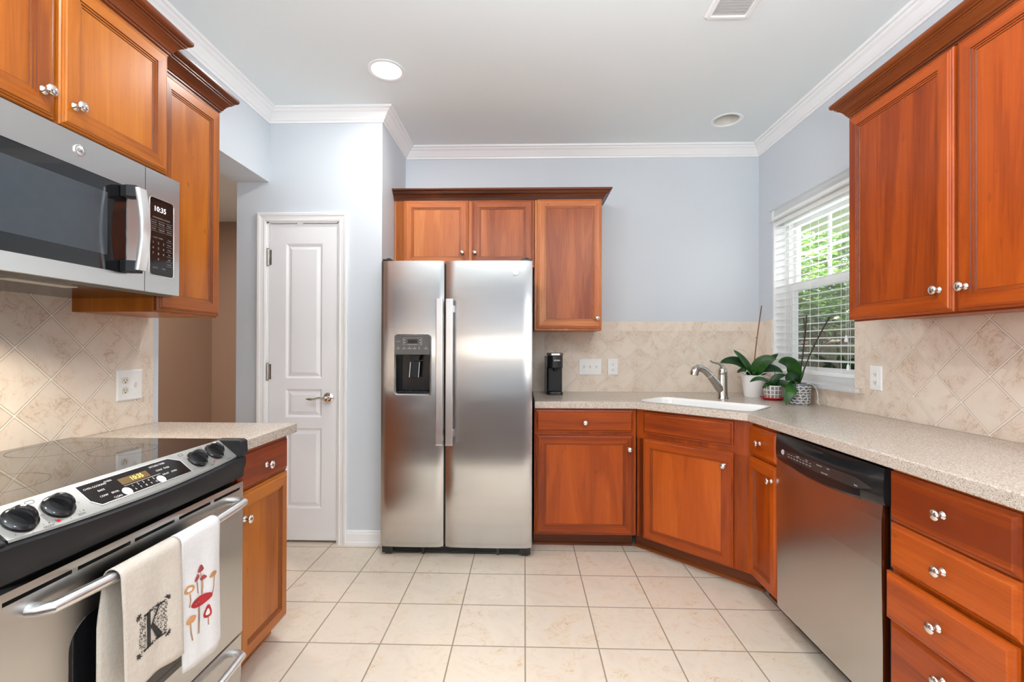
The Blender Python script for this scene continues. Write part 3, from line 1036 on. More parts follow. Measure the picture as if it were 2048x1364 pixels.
outer = [(.062, 2.795), (.662, 2.795), (1.125, 2.345), (1.125, .9), (XR - .009, .9), (XR - .009, YB - .010), (.062, YB - .010)]
hole = rr(SW, SH, .06)
bm = bmesh.new()
edges = []
for loop in (outer, hole):
    vs = [bm.verts.new((p[0], p[1], CT)) for p in loop]
    edges += [bm.edges.new((vs[i], vs[(i + 1) % len(vs)])) for i in range(len(vs))]
bmesh.ops.triangle_fill(bm, use_beauty=True, use_dissolve=False, edges=edges)
bm.verts.index_update()
tops = [tuple(v.co) for v in bm.verts]
tf = [[v.index for v in f.verts] for f in bm.faces]
bm.free()
ct = MB()
ct.add(tops, tf)
ct.add([(x, y, z - .04) for x, y, z in tops], tf)
n0 = 0
for loop in (outer, hole):
    n = len(loop)
    ct.add([(p[0], p[1], CT) for p in loop] + [(p[0], p[1], CT - .04) for p in loop], [(i, (i + 1) % n, n + (i + 1) % n, n + i) for i in range(n)])
bm = bmesh.new()
me_ = bpy.data.meshes.new('tmp')
me_.from_pydata(ct.v, [], ct.f)
bm.from_mesh(me_)
bmesh.ops.remove_doubles(bm, verts=bm.verts, dist=.0002)
ct2 = MB()
bm.verts.index_update()
ct2.add([tuple(v.co) for v in bm.verts], [[v.index for v in f.verts] for f in bm.faces])
bm.free()
bpy.data.meshes.remove(me_)
tag(ct2.build('worktop', M['worktop'], bevel=.004), 'long speckled taupe worktop bending round the corner sink', 'worktop')
wt = MB().box(XL + .009, -.995, 1.596, 1.985, CTL - .04, CTL)
tag(wt.build('worktop', M['worktop'], bevel=.004), 'short speckled taupe worktop between the range and hall opening', 'worktop')

sk = thing('sink', 'white inset sink basin in the corner worktop', 'sink', (SC.x, SC.y, CT - .19))
SI = inv_of(sk)
b = MB()
lv_ = [(SW - .001, SH - .001, CT + .001), (SW - .002, SH - .002, CT + .003), (SW - .012, SH - .012, CT + .002), (SW - .016, SH - .016, CT - .012), (SW - .03, SH - .03, CT - .15), (SW - .06, SH - .06, CT - .17)]
rows = [[(*p, z) for p in rr(a, c, .055)] for a, c, z in lv_]
n = len(rows[0])
for a, c in zip(rows, rows[1:]):
    b.add(a + c, [(i, (i + 1) % n, n + (i + 1) % n, n + i) for i in range(n)], 0, True)
b.add(rows[-1], [tuple(range(n))])
b.build('basin', M['porcelain'], sk, inv=SI)
MB().lathe([(.0, 0), (.035, 0), (.04, .002), (.042, .0)], (SC.x, SC.y, CT - .169), (0, 0, 1), 20).build('drain', M['nickel'], sk, inv=SI)

fx, fy = 1.292, 3.025
fa = thing('kitchen_tap', 'brushed nickel single-lever kitchen tap behind the white sink', 'tap', (fx, fy, CT))
FI = inv_of(fa)
MB().lathe([(.037, 0), (.037, .005), (.033, .012), (.0315, .03), (.030, .08), (.029, .13), (.0285, .155), (.0265, .157), (.028, .160), (.0275, .18), (.023, .197), (.013, .206), (0, .208)], (fx, fy, CT), (0, 0, 1), 28).build('body', M['nickel'], fa, inv=FI)
sd = Vector((-.96, -.28, 0)).normalized()
b0 = Vector((fx, fy, CT))
SPT = [(.0, .045), (.03, .075), (.062, .115), (.095, .150), (.130, .182), (.160, .198), (.185, .200), (.204, .190), (.213, .172), (.216, .155)]
MB().tube([b0 + sd * a + Vector((0, 0, z)) for a, z in SPT], [.026, .026, .0245, .0225, .0215, .0225, .024, .0255, .0255, .0245], 18).build('spout', M['nickel'], fa, inv=FI)
MB().tube([b0 + sd * a + Vector((0, 0, z)) for a, z in [(.095, .150), (.100, .155)]], [.0229, .0229], 18).build('spout_collar', M['silver'], fa, inv=FI)
b = MB().tube([b0 + sd * a + Vector((0, 0, z)) for a, z in [(-.004, .19), (.004, .212), (.022, .226), (.05, .232), (.078, .238), (.094, .246)]], [.022, .018, .012, .009, .007, .0065], 12, flat=.8)
b.build('lever', M['nickel'], fa, inv=FI)

# ------------------------------------------------------------------ refrigerator
fr = thing('refrigerator', 'stainless side-by-side refrigerator with ice and water dispenser', 'refrigerator', (-.4065, 2.72, 0))
FW = .4525
MB().box(-FW + .004, FW - .004, .085, .70, .03, 1.735).build('cabinet_body', M['darkgrey'], fr, bevel=.004)


def fdoor(x0, x1, hole=None):
    z0, z1 = .060, 1.764
    xs = [x0 + (x1 - x0) * k / 16 for k in range(17)]
    zs_ = [z0, z1]
    if hole:
        hx0, hx1, hz0, hz1 = hole
        xs = sorted([x for x in xs if min(abs(x - hx0), abs(x - hx1)) > .006] + [hx0, hx1])
        zs_ = [z0, hz0, hz1, z1]
    yf = lambda x: -.007 * (1 - (2 * (x - x0) / (x1 - x0) - 1) ** 2) + .010 * max(0, abs(2 * (x - x0) / (x1 - x0) - 1) - .93) / .07
    b = MB()
    nx, nz = len(xs), len(zs_)
    b.v = [(x, yf(x), z) for x in xs for z in zs_] + [(x, .075, z) for x in xs for z in zs_]
    N = nx * nz
    ins = lambda i, k: hole and hx0 - 1e-6 <= xs[i] and xs[i + 1] <= hx1 + 1e-6 and k == 1

    def q(*f):
        b.f.append(list(f))
        b.mi.append(0)
        b.sm.append(True)
    for i in range(nx - 1):
        for k in range(nz - 1):
            a, c, d, e = i * nz + k, (i + 1) * nz + k, (i + 1) * nz + k + 1, i * nz + k + 1
            if not ins(i, k):
                q(a, c, d, e)
                q(N + a, N + e, N + d, N + c)
        for k in (0, nz - 1):
            a, c = i * nz + k, (i + 1) * nz + k
            q(a, c, N + c, N + a)
        if hole and ins(i, 1):
            for k in (1, 2):
                a, c = i * nz + k, (i + 1) * nz + k
                q(a, c, N + c, N + a)
    for i in (0, nx - 1):
        for k in range(nz - 1):
            a, c = i * nz + k, i * nz + k + 1
            q(a, c, N + c, N + a)
    if hole:
        for hx in (hx0, hx1):
            i = xs.index(hx)
            a, c = i * nz + 1, i * nz + 2
            q(a, c, N + c, N + a)
    return b


HX0, HX1, HZ0, HZ1 = -.372, -.146, .958, 1.326
d1 = fdoor(-FW, -.0745, (HX0 + .004, HX1 - .004, HZ0 + .004, HZ1 - .006)).build('door', M['steel'], fr)
d2 = fdoor(-.0625, FW).build('door', M['steel'], fr)
MB().box(-.0745, -.0625, .035, .085, .06, 1.75).build('door_gasket', M['slot'], fr)
for dd, hx, in ((d1, -.0905), (d2, -.0325)):
    b = MB().prism(rrect(hx - .0215, hx + .0215, -.064, -.044, .006, 3), lambda p, a: (p[0], p[1], a), .680, 1.532)
    h = b.build('handle', M['steelv'], dd)
    for z in (.735, 1.478):
        MB().box(hx - .012, hx + .012, -.046, .002, z - .022, z + .022).build('handle_post', M['silver'], h, bevel=.003)
    MB().box(hx - .0215, hx + .0215, -.0645, -.0435, .676, .681).build('handle_cap', M['silver'], h)
# dispenser
b = MB()
arch = lambda x: .012 * (1 - ((x - (HX0 + HX1) / 2) / ((HX1 - HX0) / 2)) ** 2)
outl = rrect(HX0, HX1, HZ0, HZ1, .020, 4)
inl = rrect(HX0 + .013, HX1 - .013, HZ0 + .013, HZ1 - .010, .012, 4)
mid = rrect(HX0 + .006, HX1 - .006, HZ0 + .006, HZ1 - .005, .016, 4)
up_ = lambda x, z, t_: z + (arch(x) if z > HZ1 - .05 else 0)
rows = [[(x, -.002, up_(x, z, 0)) for x, z in outl], [(x, -.017, up_(x, z, 0)) for x, z in mid], [(x, -.006, up_(x, z, 0)) for x, z in inl], [(x, .01, up_(x, z, 0)) for x, z in inl]]
n = len(outl)
for a, c in zip(rows, rows[1:]):
    b.add(a + c, [(i, (i + 1) % n, n + (i + 1) % n, n + i) for i in range(n)], 0, True)
dsp = b.build('dispenser_frame', M['silver'], d1)
cx0, cx1 = HX0 + .010, HX1 - .010
b = MB().box(cx0, cx1, .069, .073, HZ0 + .01, HZ1).box(cx0, cx0 + .003, -.004, .07, HZ0 + .01, HZ1).box(cx1 - .003, cx1, -.004, .07, HZ0 + .01, HZ1)
b.box(cx0, cx1, -.004, .07, HZ0 + .010, HZ0 + .020).box(cx0, cx1, -.004, .07, 1.205, 1.212)
b.build('dispenser_recess', M['black'], d1)
b = MB().prism([(-.012, 1.205), (-.008, 1.318), (.03, 1.326), (.03, 1.205)], lambda p, a: (a, p[0], p[1]), cx0 + .001, cx1 - .001)
b.prism([(x, 1.316 + arch(x) + .001) for x in [cx0 + (cx1 - cx0) * k / 12 for k in range(13)]] + [(cx1, 1.316), (cx0, 1.316)][0:2], lambda p, a: (p[0], a, p[1]), -.006, .02)
b.build('dispenser_panel', M['grey'], d1)
pm = (cx0 + cx1) / 2
MB().box(pm - .028, pm + .028, -.0140, -.010, 1.272, 1.294).build('dispenser_display', M['blackglass'], d1)
b = MB()
for (a, c, z0, z1) in ((-.056, .056, 1.262, 1.2628), (-.056, .056, 1.3032, 1.304), (-.056, -.0552, 1.262, 1.304), (.0552, .056, 1.262, 1.304)):
    b.box(pm + a, pm + c, -.0135, -.010, z0, z1)
for x in (-.046, .046):
    for z in (1.275, 1.291):
        b.disc((pm + x, -.0135, z), (1, 0, 0), (0, 0, 1), .003, 10)
for x in (-.085, -.050, -.018, .012, .040, .080):
    b.text({-.085: 'LIGHT', -.050: 'LOCK', -.018: 'WATER', .012: 'CUBED', .040: 'ICE', .080: 'FILTER'}[x], .0075, lambda u, v, x=x: (pm + x + u, -.0140, 1.240 + v))
    b.disc((pm + x, -.0140, 1.249), (1, 0, 0), (0, 0, 1), .0022, 8)
b.text('EXTERNAL CONTROLS', .005, lambda u, v: (pm + u, -.0135, 1.266 + v))
b.text('DOOR', .006, lambda u, v: (pm - .085 + u, -.0135, 1.283 + v))
b.build('dispenser_lettering', M['print'], d1)
b = MB().prism([(-.032, 1.205), (.032, 1.205), (.022, 1.17), (-.022, 1.17)], lambda p, a: (pm + .01 + p[0], a, p[1]), .005, .05)
b.build('dispenser_chute', M['satin'], d1)
b = MB().prism([(-.028, 1.163), (.030, 1.163), (.022, 1.065), (-.034, 1.065)], lambda p, a: (pm + .008 + p[0], a, p[1]), .02, .032)
pdl = b.build('dispenser_paddle', M['satin'], d1, bevel=.003)
b = MB().tube([(pm - .026, .017, 1.067), (pm - .019, .017, 1.160), (pm + .036, .017, 1.160), (pm + .029, .017, 1.067)], .0025, 8)
b.build('paddle_rim', M['silver'], pdl)
b = MB().box(cx0 + .006, cx1 - .006, -.003, .06, HZ0 + .020, HZ0 + .026)
for k in range(9):
    b.box(cx0 + .03 + k * .018, cx0 + .036 + k * .018, .0, .055, HZ0 + .026, HZ0 + .029)
b.build('drip_tray', M['satin'], d1)
b = MB().disc((.352, -.009, 1.690), (1, 0, 0), (0, 0, 1), .0175, 28)
bd = MB().lathe([(.0175, 0), (.0175, .004), (.016, .005), (0, .005)], (.352, -.0065, 1.690), (0, -1, 0), 28).build('badge', M['steelv'], d2)
b = MB().disc((.352, -.0118, 1.690), (1, 0, 0), (0, 0, 1), .0155, 28, 0, .0138)
b.text('GE', .014, lambda u, v: (.352 + u, -.0118, 1.690 + v))
b.build('badge_monogram', M['white'], bd)
for x in (-FW + .035, FW - .035):
    MB().box(x - .03, x + .03, .01, .12, 1.764, 1.778).lathe([(.016, 0), (.016, .02), (.012, .024), (0, .024)], (x, .04, 1.764), (0, 0, 1), 16).build('hinge_cover', M['black'], fr, bevel=.003)
b = MB().box(-FW + .03, FW - .03, .035, .06, .012, .056)
for k in range(5):
    b.box(-FW + .06, FW - .06, .030, .036, .018 + k * .008, .021 + k * .008)
for x in (-.2, .25):
    b.box(x - .008, x + .008, .026, .04, .008, .05)
b.build('base_grille', M['black'], fr)
for x in (-FW + .04, FW - .04):
    MB().box(x - .033, x + .033, .012, .09, .016, .058).cyl((x - .02, .04, .019), (x + .02, .04, .019), .019, 16).build('front_roller', M['black'], fr, bevel=.004)
    MB().box(x - .02, x + .02, .5, .6, 0, .035).build('rear_roller', M['black'], fr)

# ------------------------------------------------------------------ microwave
mw = thing('microwave', 'stainless over-the-range microwave with black window and bowed handle', 'microwave', (-1.23, 1.218, 0), PI / 2)
MB().box(-.378, .378, .034, .398, 1.425, 1.832).build('body', M['darkgrey'], mw, bevel=.002)
b = MB()
X0, X1, Z0, Z1 = -.380, .2315, 1.428, 1.832
gx0, gx1, gz0, gz1 = -.350, .165, 1.474, 1.743
b.box(X0, X1, 0, .034, Z0, gz0).box(X0, X1, 0, .034, gz1, Z1).box(X0, gx0, 0, .034, gz0, gz1).box(gx1, X1, 0, .034, gz0, gz1)
dm = b.build('door', M['steely'], mw)
MB().box(gx0, gx1, .0015, .02, gz0, gz1).build('door_window', M['blackglass'], dm)
MB().box(gx0 + .06, gx1 - .065, .0008, .0014, gz0 + .045, gz1 - .04).build('window_mesh', M['mwglass'], dm)
hx = .160
hb = MB()
pts = []
for k in range(13):
    q = k / 12
    pts.append((hx, -.047 - .014 * sin(PI * q), 1.482 + .252 * q))
P = rrect(-.017, .017, -.007, .007, .005, 3)
vv, ff = [], []
for x, y, z in pts:
    vv += [(x + p[0], y + p[1], z) for p in P]
n = len(P)
for i in range(12):
    ff += [(i * n + k, i * n + (k + 1) % n, (i + 1) * n + (k + 1) % n, (i + 1) * n + k) for k in range(n)]
ff += [tuple(range(n)), tuple(12 * n + k for k in range(n))]
hb.add(vv, ff, 0, True)
hh = hb.build('handle', M['steelv'], dm)
for z, s_ in ((1.492, 1), (1.722, -1)):
    MB().prism([(-.014, -.004), (.012, -.004), (.014, -.044), (-.016, -.046), (-.024, -.022), (-.02, 0)], lambda p, a: (hx + p[0], p[1], a), z - .0175, z + .0185).build('handle_bracket', M['satin'], hh, bevel=.002)
b = MB()
cx0, cx1, cz0, cz1 = .251, .353, 1.486, 1.744
b.box(.2335, .380, 0, .034, Z0, cz0).box(.2335, .380, 0, .034, cz1, Z1).box(.2335, cx0, 0, .034, cz0, cz1).box(cx1, .380, 0, .034, cz0, cz1)
cp = b.build('control_surround', M['steely'], mw)
MB().box(cx0, cx1, .001, .02, cz0, cz1).build('control_panel', M['ctrlglass'], cp)
MB().sweep(rrect(cx0, cx1, cz0, cz1, .010, 4), [(-.001, 0), (-.0005, -.0012), (.0015, -.0012), (.002, 0)], lambda x, z, h: (x, h, z), closed=True).build('control_border', M['silver'], cp)
b = MB().text('10:35', .024, lambda u, v: (.294 + u, .0004, 1.708 + v))
b.build('clock', M['clock'], cp)
b = MB()
b.text('CONVENIENCE COOKING', .0062, lambda u, v: (.300 + u, .0004, 1.679 + v))
b.text('COOK / TIMER', .0062, lambda u, v: (.286 + u, .0004, 1.612 + v))
LB = [['Popcorn', 'Beverage', 'Reheat'], ['Potato', 'Vegetable', 'Defrost']]
for r_, row in enumerate(LB):
    for c_, tx in enumerate(row):
        b.text(tx, .0066, lambda u, v: (.268 + c_ * .033 + u, .0004, 1.662 - r_ * .021 + v))
for r_ in range(3):
    for c_ in range(3):
        b.text(str(r_ * 3 + c_ + 1), .011, lambda u, v: (.266 + c_ * .022 + u, .0004, 1.595 - r_ * .018 + v))
b.text('0', .011, lambda u, v: (.288 + u, .0004, 1.541 + v))
for r_, tx in enumerate(['Cook', 'Power', 'Timer', 'Fan', 'Light', 'Sound']):
    z = 1.613 - r_ * .0165
    b.text(tx, .0066, lambda u, v: (.335 + u, .0004, z + v))
b.text('Cancel', .0075, lambda u, v: (.275 + u, .0004, 1.512 + v)).text('Start', .0075, lambda u, v: (.312 + u, .0004, 1.512 + v))
for r_ in range(2):
    for c_ in range(3):
        x, z = .268 + c_ * .033, 1.662 - r_ * .021
        for a in (-.007, .007):
            b.box(x - .014, x + .014, .0004, .0009, z + a - .0003, z + a + .0003)
for r_ in range(6):
    z = 1.613 - r_ * .0165
    b.box(.322, .348, .0004, .0009, z - .0073, z - .0068)
b.build('control_lettering', M['printgrey'], cp)
bd = MB().lathe([(.0165, 0), (.0165, .002), (.015, .003), (0, .003)], (.012, 0, 1.788), (0, -1, 0), 28).build('badge', M['silver'], dm)
b = MB().disc((.012, -.0034, 1.788), (1, 0, 0), (0, 0, 1), .0148, 28, 0, .0132)
b.text('GE', .013, lambda u, v: (.012 + u, -.0034, 1.788 + v))
b.build('badge_monogram', M['grey'], bd)
b = MB().prism([(.012, 1.4285), (.398, 1.4285), (.398, 1.420), (.03, 1.4215)], lambda p, a: (a, p[0], p[1]), -.372, .372)
b.build('vent_underside', M['black'], mw)
MB().prism([(.12, 1.4215), (.34, 1.4215), (.34, 1.418), (.12, 1.418)], lambda p, a: (a, p[0], p[1]), -.34, -.13).build('grease_filter', M['nickel'], mw)

MB().box(-.09, .09, .08, .12, 1.4195, 1.4213).build('cooktop_fill_lens', M['ivory'], mw)  # lens added to go with the fill below it
lamp('cooktop_fill', 'AREA', (-1.33, 1.218, 1.4185), (0, 0, 0), 2.6, (1, .88, .70), (.04, .18), spread=R(130))  # warm fill added to brighten the range tiles, spread keeps it unseen

# ------------------------------------------------------------------ range
rg = thing('range', 'stainless slide-in electric range with black glass cooktop and four knobs', 'range', (-1.0, 1.211, 0), PI / 2)
RI = inv_of(rg)
RY0, RY1 = .832, 1.590
MB().box(-1.615, -1.03, RY0 + .004, RY1 - .004, .06, .90).build('body', M['darkgrey'], rg, inv=RI)
b = MB().box(-1.615, -1.052, RY0, RY1, .902, .9245)
b.build('cooktop', M['blackglass'], rg, inv=RI, bevel=.003)
b = MB()
for x, y, r in ((-1.25, 1.03, .11), (-1.25, 1.40, .085), (-1.47, 1.03, .085), (-1.47, 1.40, .11)):
    b.disc((x, y, .9248), (1, 0, 0), (0, 1, 0), r, 40, 0, r - .0015)
b.build('burner_rings', M['darkgrey'], rg, inv=RI)
N_ = 24
ys = [RY0 + .022 + (RY1 - RY0 - .060) * k / N_ for k in range(N_ + 1)]
yc, hw = (ys[0] + ys[-1]) / 2, (ys[-1] - ys[0]) / 2
bul = lambda y: .016 * max(0, 1 - ((y - yc) / hw) ** 2)
PD = Vector((.063, 0, -.053)).normalized()
PN = Vector((.053, 0, .063)).normalized()
PO = Vector((-1.052, 0, .9265))
PL = .086


def panel(y, t, h=0.0):
    """point on the sloping control panel: y along the range, t down the slope, h off it"""
    q = PO + PD * t + PN * h
    return (q.x, y, q.z)


b = MB()
rows = []
for y in ys:
    L_ = PL + bul(y)
    rows.append([panel(y, 0, -.004), panel(y, 0, 0), panel(y, L_ - .006, 0), panel(y, L_ - .001, -.002), panel(y, L_, -.006)])
for a, c in zip(rows, rows[1:]):
    for q in range(4):
        b.add([a[q], a[q + 1], c[q + 1], c[q]], [(0, 1, 2, 3)], 0)
b.add(rows[0], [tuple(range(5))]).add(rows[-1], [tuple(range(5))])
pn = b.build('control_panel', M['steelsoft'], rg, inv=RI)
b = MB()
rows = []
ysf = [RY0 + (RY1 - RY0) * k / 28 for k in range(29)]
for y in ysf:
    e = Vector(panel(y, PL + bul(y), -.006))
    e2 = e + Vector((.006 + .004, 0, -.004))
    rows.append([tuple(e - PD * .09 - PN * .01), tuple(e), tuple(e2), (e2.x + .001, y, e2.z - .022), (e2.x - .006, y, e2.z - .046), (-.988 + bul(y) * .3, y, .793), (-1.03, y, .788)])
for a, c in zip(rows, rows[1:]):
    b.add(a + c, [(q, q + 1, 7 + q + 1, 7 + q) for q in range(6)], 0, True)
b.add(rows[0], [tuple(range(7))]).add(rows[-1], [tuple(range(7))])
b.build('front_trim', M['satin'], rg, inv=RI)
for y0, y1 in ((RY0, RY0 + .019), (RY1 - .036, RY1)):
    MB().prism([(-1.065, .902), (-1.065, .9275), (-.985, .9275), (-.973, .922), (-.970, .875), (-1.02, .84)] if y0 > 1.2 else [(-1.065, .85), (-1.065, .925), (-1.05, .925), (-.985, .871), (-1.0, .85)], lambda p, a: (p[0], a, p[1]), y0, y1).build('end_cap', M['satin'], rg, inv=RI, bevel=.004)
for y, t_ in ((.897, .046), (.974, .046), (1.398, .046), (1.482, .040)):
    b = MB().lathe([(.0295, 0), (.031, .002), (.0305, .006), (.027, .009), (.018, .0115), (0, .0125)], panel(y, t_), PN, 30)
    k = b.build('knob', M['black'], rg, inv=RI)
    g_ = MB()
    A = Vector(panel(y, t_))
    D = (Vector((0, 1, 0)) * .35 + PD * .94).normalized()
    E_ = PN.cross(D)
    prof = [(-.026, .008)] + [(-.025 * cos(PI * q / 10), .012 + .025 * sin(PI * q / 10)) for q in range(11)] + [(.026, .008)]
    g_.prism(prof, lambda p, a: tuple(A + D * p[0] + PN * p[1] + E_ * a), -.0055, .0055)
    g_.build('knob_grip', M['black'], k, inv=RI, bevel=.004)
b = MB()
pr = [(1.036, .010), (1.314, .010), (1.345, .030), (1.345, .080), (1.052, .080), (1.036, .060)]
b.prism(pr, lambda p, a: panel(p[0], p[1], a), -.002, .0008)
ky = b.build('keypad', M['ctrlglass'], pn, inv=RI)
MB().sweep(pr[::-1], [(-.0015, 0), (-.001, .0014), (.0015, .0014), (.002, 0)], lambda x, y, h: panel(x, y, h), closed=True).build('keypad_rim', M['silver'], pn, inv=RI)
b = MB().prism([(1.135, .026), (1.222, .026), (1.222, .047), (1.135, .047)], lambda p, a: panel(p[0], p[1], a), .0008, .0012)
b.build('clock_display', M['lcd'], pn, inv=RI)
tp = lambda y, t_, h=.0015: (lambda u, v: panel(y + u, t_ - v, h))
MB().text('10:35', .018, tp(1.185, .0365, .0016)).build('clock', M['amber'], pn, inv=RI)
b = MB()
for y, t_, tx in ((1.080, .041, 'BAKE'), (1.074, .058, 'CONV'), (1.104, .058, 'BROIL'), (1.100, .073, 'CLEAN'), (1.257, .039, 'COOK'), (1.283, .039, 'TIMER'), (1.264, .057, 'DELAY'), (1.294, .057, 'OVEN'), (1.112, .022, 'OVEN'), (1.265, .022, 'KITCHEN TIMER'), (1.075, .026, 'OVEN COOKING')):
    b.text(tx, .0075, tp(y, t_))
for k in range(10):
    b.text(str((k + 1) % 10), .009, tp(1.154 + (k % 5) * .0165, .058 + (k // 5) * .012))
b.box(0, 0, 0, 0, 0, 0)
b.prism([(1.135, .0505), (1.25, .0505), (1.25, .0512), (1.135, .0512)], lambda p, a: panel(p[0], p[1], a), .001, .0014)
b.build('keypad_lettering', M['print'], pn, inv=RI)
b = MB()
for y in (1.130, 1.238):
    b.lathe([(.0125, 0), (.0125, .0012), (0, .0014)], panel(y, .068, .0006), PN, 20)
b.build('keypad_buttons', M['print'], pn, inv=RI)
b = MB().text('CLEAR OFF', .0045, tp(1.130, .068, .0022)).text('START', .0055, tp(1.238, .068, .0022))
for y, tx in ((.93, 'FRONT'), (1.00, 'REAR'), (1.43, 'REAR'), (1.51, 'FRONT')):
    b.text(tx, .007, tp(y, .083))
for y in (.935, 1.01, 1.360, 1.445):
    b.disc(panel(y, .075, .0004), (0, 1, 0), PD, .0016, 8)
for y, t_ in ((.897, .046), (.974, .046), (1.398, .046), (1.482, .040)):
    for k in range(7):
        a = R(-30 + 40 * k)
        b.text('LO23456HI'[k] if k not in (0,) else 'LO', .006, tp(y + .041 * cos(a), t_ + .038 * sin(a)))
    b.sweep(rrect(y - .042, y - .026, .008, .016, .003, 2), [(0, 0), (0, .0005), (.0007, .0005), (.0007, 0)], lambda x, q, h: panel(x, q, h), closed=True)
b.build('panel_lettering', M['printblack'], pn, inv=RI)
MB().lathe([(.0035, 0), (.0035, .0012), (0, .0015)], panel(.952, .078), PN, 12).lathe([(.003, 0), (.003, .0012), (0, .0015)], panel(1.449, .074), PN, 12).build('indicator_lamps', M['red'], pn, inv=RI)

# oven door with vent slots, window, handle
OX = -.985
b = MB()
d_y0, d_y1, d_z0, d_z1 = RY0 + .003, RY1 - .008, .255, .778
segs = [(.841, .975), (.988, 1.124), (1.136, 1.268), (1.285, 1.416), (1.433, 1.564)]
z_s0, z_s1 = .753, .7615
b.box(-1.03, OX, d_y0, d_y1, d_z0, z_s0).box(-1.03, OX, d_y0, d_y1, z_s1, d_z1)
cur = d_y0
for a, c in segs:
    b.box(-1.03, OX, cur, a, z_s0, z_s1)
    cur = c
b.box(-1.03, OX, cur, d_y1, z_s0, z_s1)
b.box(-1.03, -1.0, d_y0, d_y1, z_s0, z_s1, 1)
od = b.build('oven_door', [M['steely'], M['slot']], rg, inv=RI)
wp = []
for k in range(9):
    a = PI / 2 + PI / 2 * k / 8
    wp.append((.999 + .03 + .06 * cos(a), .58 + .065 * sin(a)))
wp = wp + [(.969, .36), (.99, .33), (1.43, .33), (1.45, .36)] + [(1.42 + .03 * cos(a), .58 + .065 * sin(a)) for a in (0, PI / 8, PI / 4, PI * 3 / 8, PI / 2)]
MB().prism(wp, lambda p, a: (a, p[0], p[1]), OX - .005, OX + .0012).build('oven_window', M['blackglass'], od, inv=RI)


def bowed(name, y0, y1, z, out, r, parent, sag=0.0):
    pts = [(OX - .004, y0, z)]
    for k in range(17):
        q = k / 16
        e = 1 - (2 * q - 1) ** 2
        pts.append((OX + out * (.62 + .38 * e) if True else 0, y0 + .012 + (y1 - y0 - .024) * q, z))
    pts.append((OX - .004, y1, z))
    sm = []
    for i, p in enumerate(pts):
        sm.append(p)
        if i in (0, len(pts) - 2):
            a, c = Vector(p), Vector(pts[i + 1])
            sm.append(tuple(a * .45 + c * .55 + Vector((0, .004 * (-1 if i == 0 else 1), 0))))
    return MB().tube(sm, r, 14).build(name, M['steelv'], parent, inv=RI)


bowed('handle', .890, 1.540, .722, .058, .0135, od)
b = MB().box(-1.03, OX - .002, RY0 + .003, RY1 - .008, .085, .247)
dw_ = b.build('storage_drawer', M['steely'], rg, inv=RI, bevel=.003)
bowed('handle', .862, 1.545, .200, .050, .012, dw_)
MB().box(-1.50, -1.06, RY0 + .03, RY1 - .03, 0, .07).build('plinth', M['black'], rg, inv=RI)

# ------------------------------------------------------------------ dishwasher
dwr = thing('dishwasher', 'stainless dishwasher with black control strip under the worktop', 'dishwasher', (1.142, 2.106, 0), -PI / 2)
DW = .625
b = MB()
P = [(.02, .082), (.004, .085), (.0, .097), (.0, .30), (-.004, .55), (-.004, .70), (.001, .752), (.02, .754)]
b.prism(P, lambda p, a: (a, p[0], p[1]), .004, DW - .012)
b.build('door', M['steeldw'], dwr)
b = MB()
rows = []
for k in range(21):
    x = .002 + (DW - .004) * k / 20
    e = 1 - (2 * k / 20 - 1) ** 2
    rows.append([(x, .03, .868), (x, .002, .868), (x, -.003, .862), (x, -.006 - .012 * e, .80), (x, -.004 - .014 * e, .762 - .022 * e), (x, .0, .752 - .026 * e), (x, .03, .745)])
for a, c in zip(rows, rows[1:]):
    b.add(a + c, [(q, q + 1, 7 + q + 1, 7 + q) for q in range(6)], 0, True)
b.add(rows[0], [tuple(range(7))]).add(rows[-1], [tuple(range(7))])
cpn = b.build('control_strip', M['black'], dwr)
rows = []
b = MB()
for k in range(17):
    q = k / 16
    x = .045 + (DW - .09) * q
    e = 1 - (2 * (x / DW) - 1) ** 2
    hh_ = .018 * min(1, q * 5, (1 - q) * 8) + .001
    yb = -.0045 - .0135 * e
    rows.append([(x, yb - .0012, .792 + hh_), (x, yb - .0018, .792 - hh_)])
for a, c in zip(rows, rows[1:]):
    b.add(a + c, [(0, 1, 3, 2)])
b.build('control_lens', plain('smoked_lens', (.035, .03, .028), .12), cpn)
face = lambda x, z, o=.0026: (x, -.0045 - .0135 * (1 - (2 * x / DW - 1) ** 2) - o, z)
b = MB()
for x in [.12 + .022 * k for k in range(8)]:
    b.text('Wash', .006, lambda u, v: face(x + u, .786 + v))
    b.box(*[q for q in (x - .006, x + .006)], face(x, 0)[1], face(x, 0)[1] + .0003, .796, .7968)
for x, tx in ((.19, 'NORMAL'), (.25, 'POTS'), (.33, 'HEATED DRY'), (.38, 'RINSE')):
    b.text(tx, .0055, lambda u, v: face(x + u, .802 + v))
b.text('DELAY START', .006, lambda u, v: face(.36 + u, .780 + v))
b.text('Start', .008, lambda u, v: face(.515 + u, .783 + v))
b.build('control_lettering', M['print'], cpn)
bd = MB().lathe([(.0115, 0), (.0115, .002), (0, .003)], face(.068, .794, .0005), (0, -1, 0), 24).build('badge', M['print'], cpn)
b = MB().disc(face(.068, .794, .0036), (1, 0, 0), (0, 0, 1), .0105, 24, 0, .009)
b.text('GE', .009, lambda u, v: face(.068 + u, .794 + v, .0038))
b.build('badge_monogram', M['printblack'], bd)
MB().box(.22, .33, -.0065, .0, .846, .851).build('latch_recess', M['slot'], cpn)
MB().box(.01, DW - .01, .03, .55, .09, .86).build('tub', M['darkgrey'], dwr)
MB().box(.01, DW - .01, .085, .10, .0, .10).build('toe_panel', M['black'], dwr)

# ------------------------------------------------------------------ tea towels on the oven handle
HXX, HZZ = OX + .052, .722


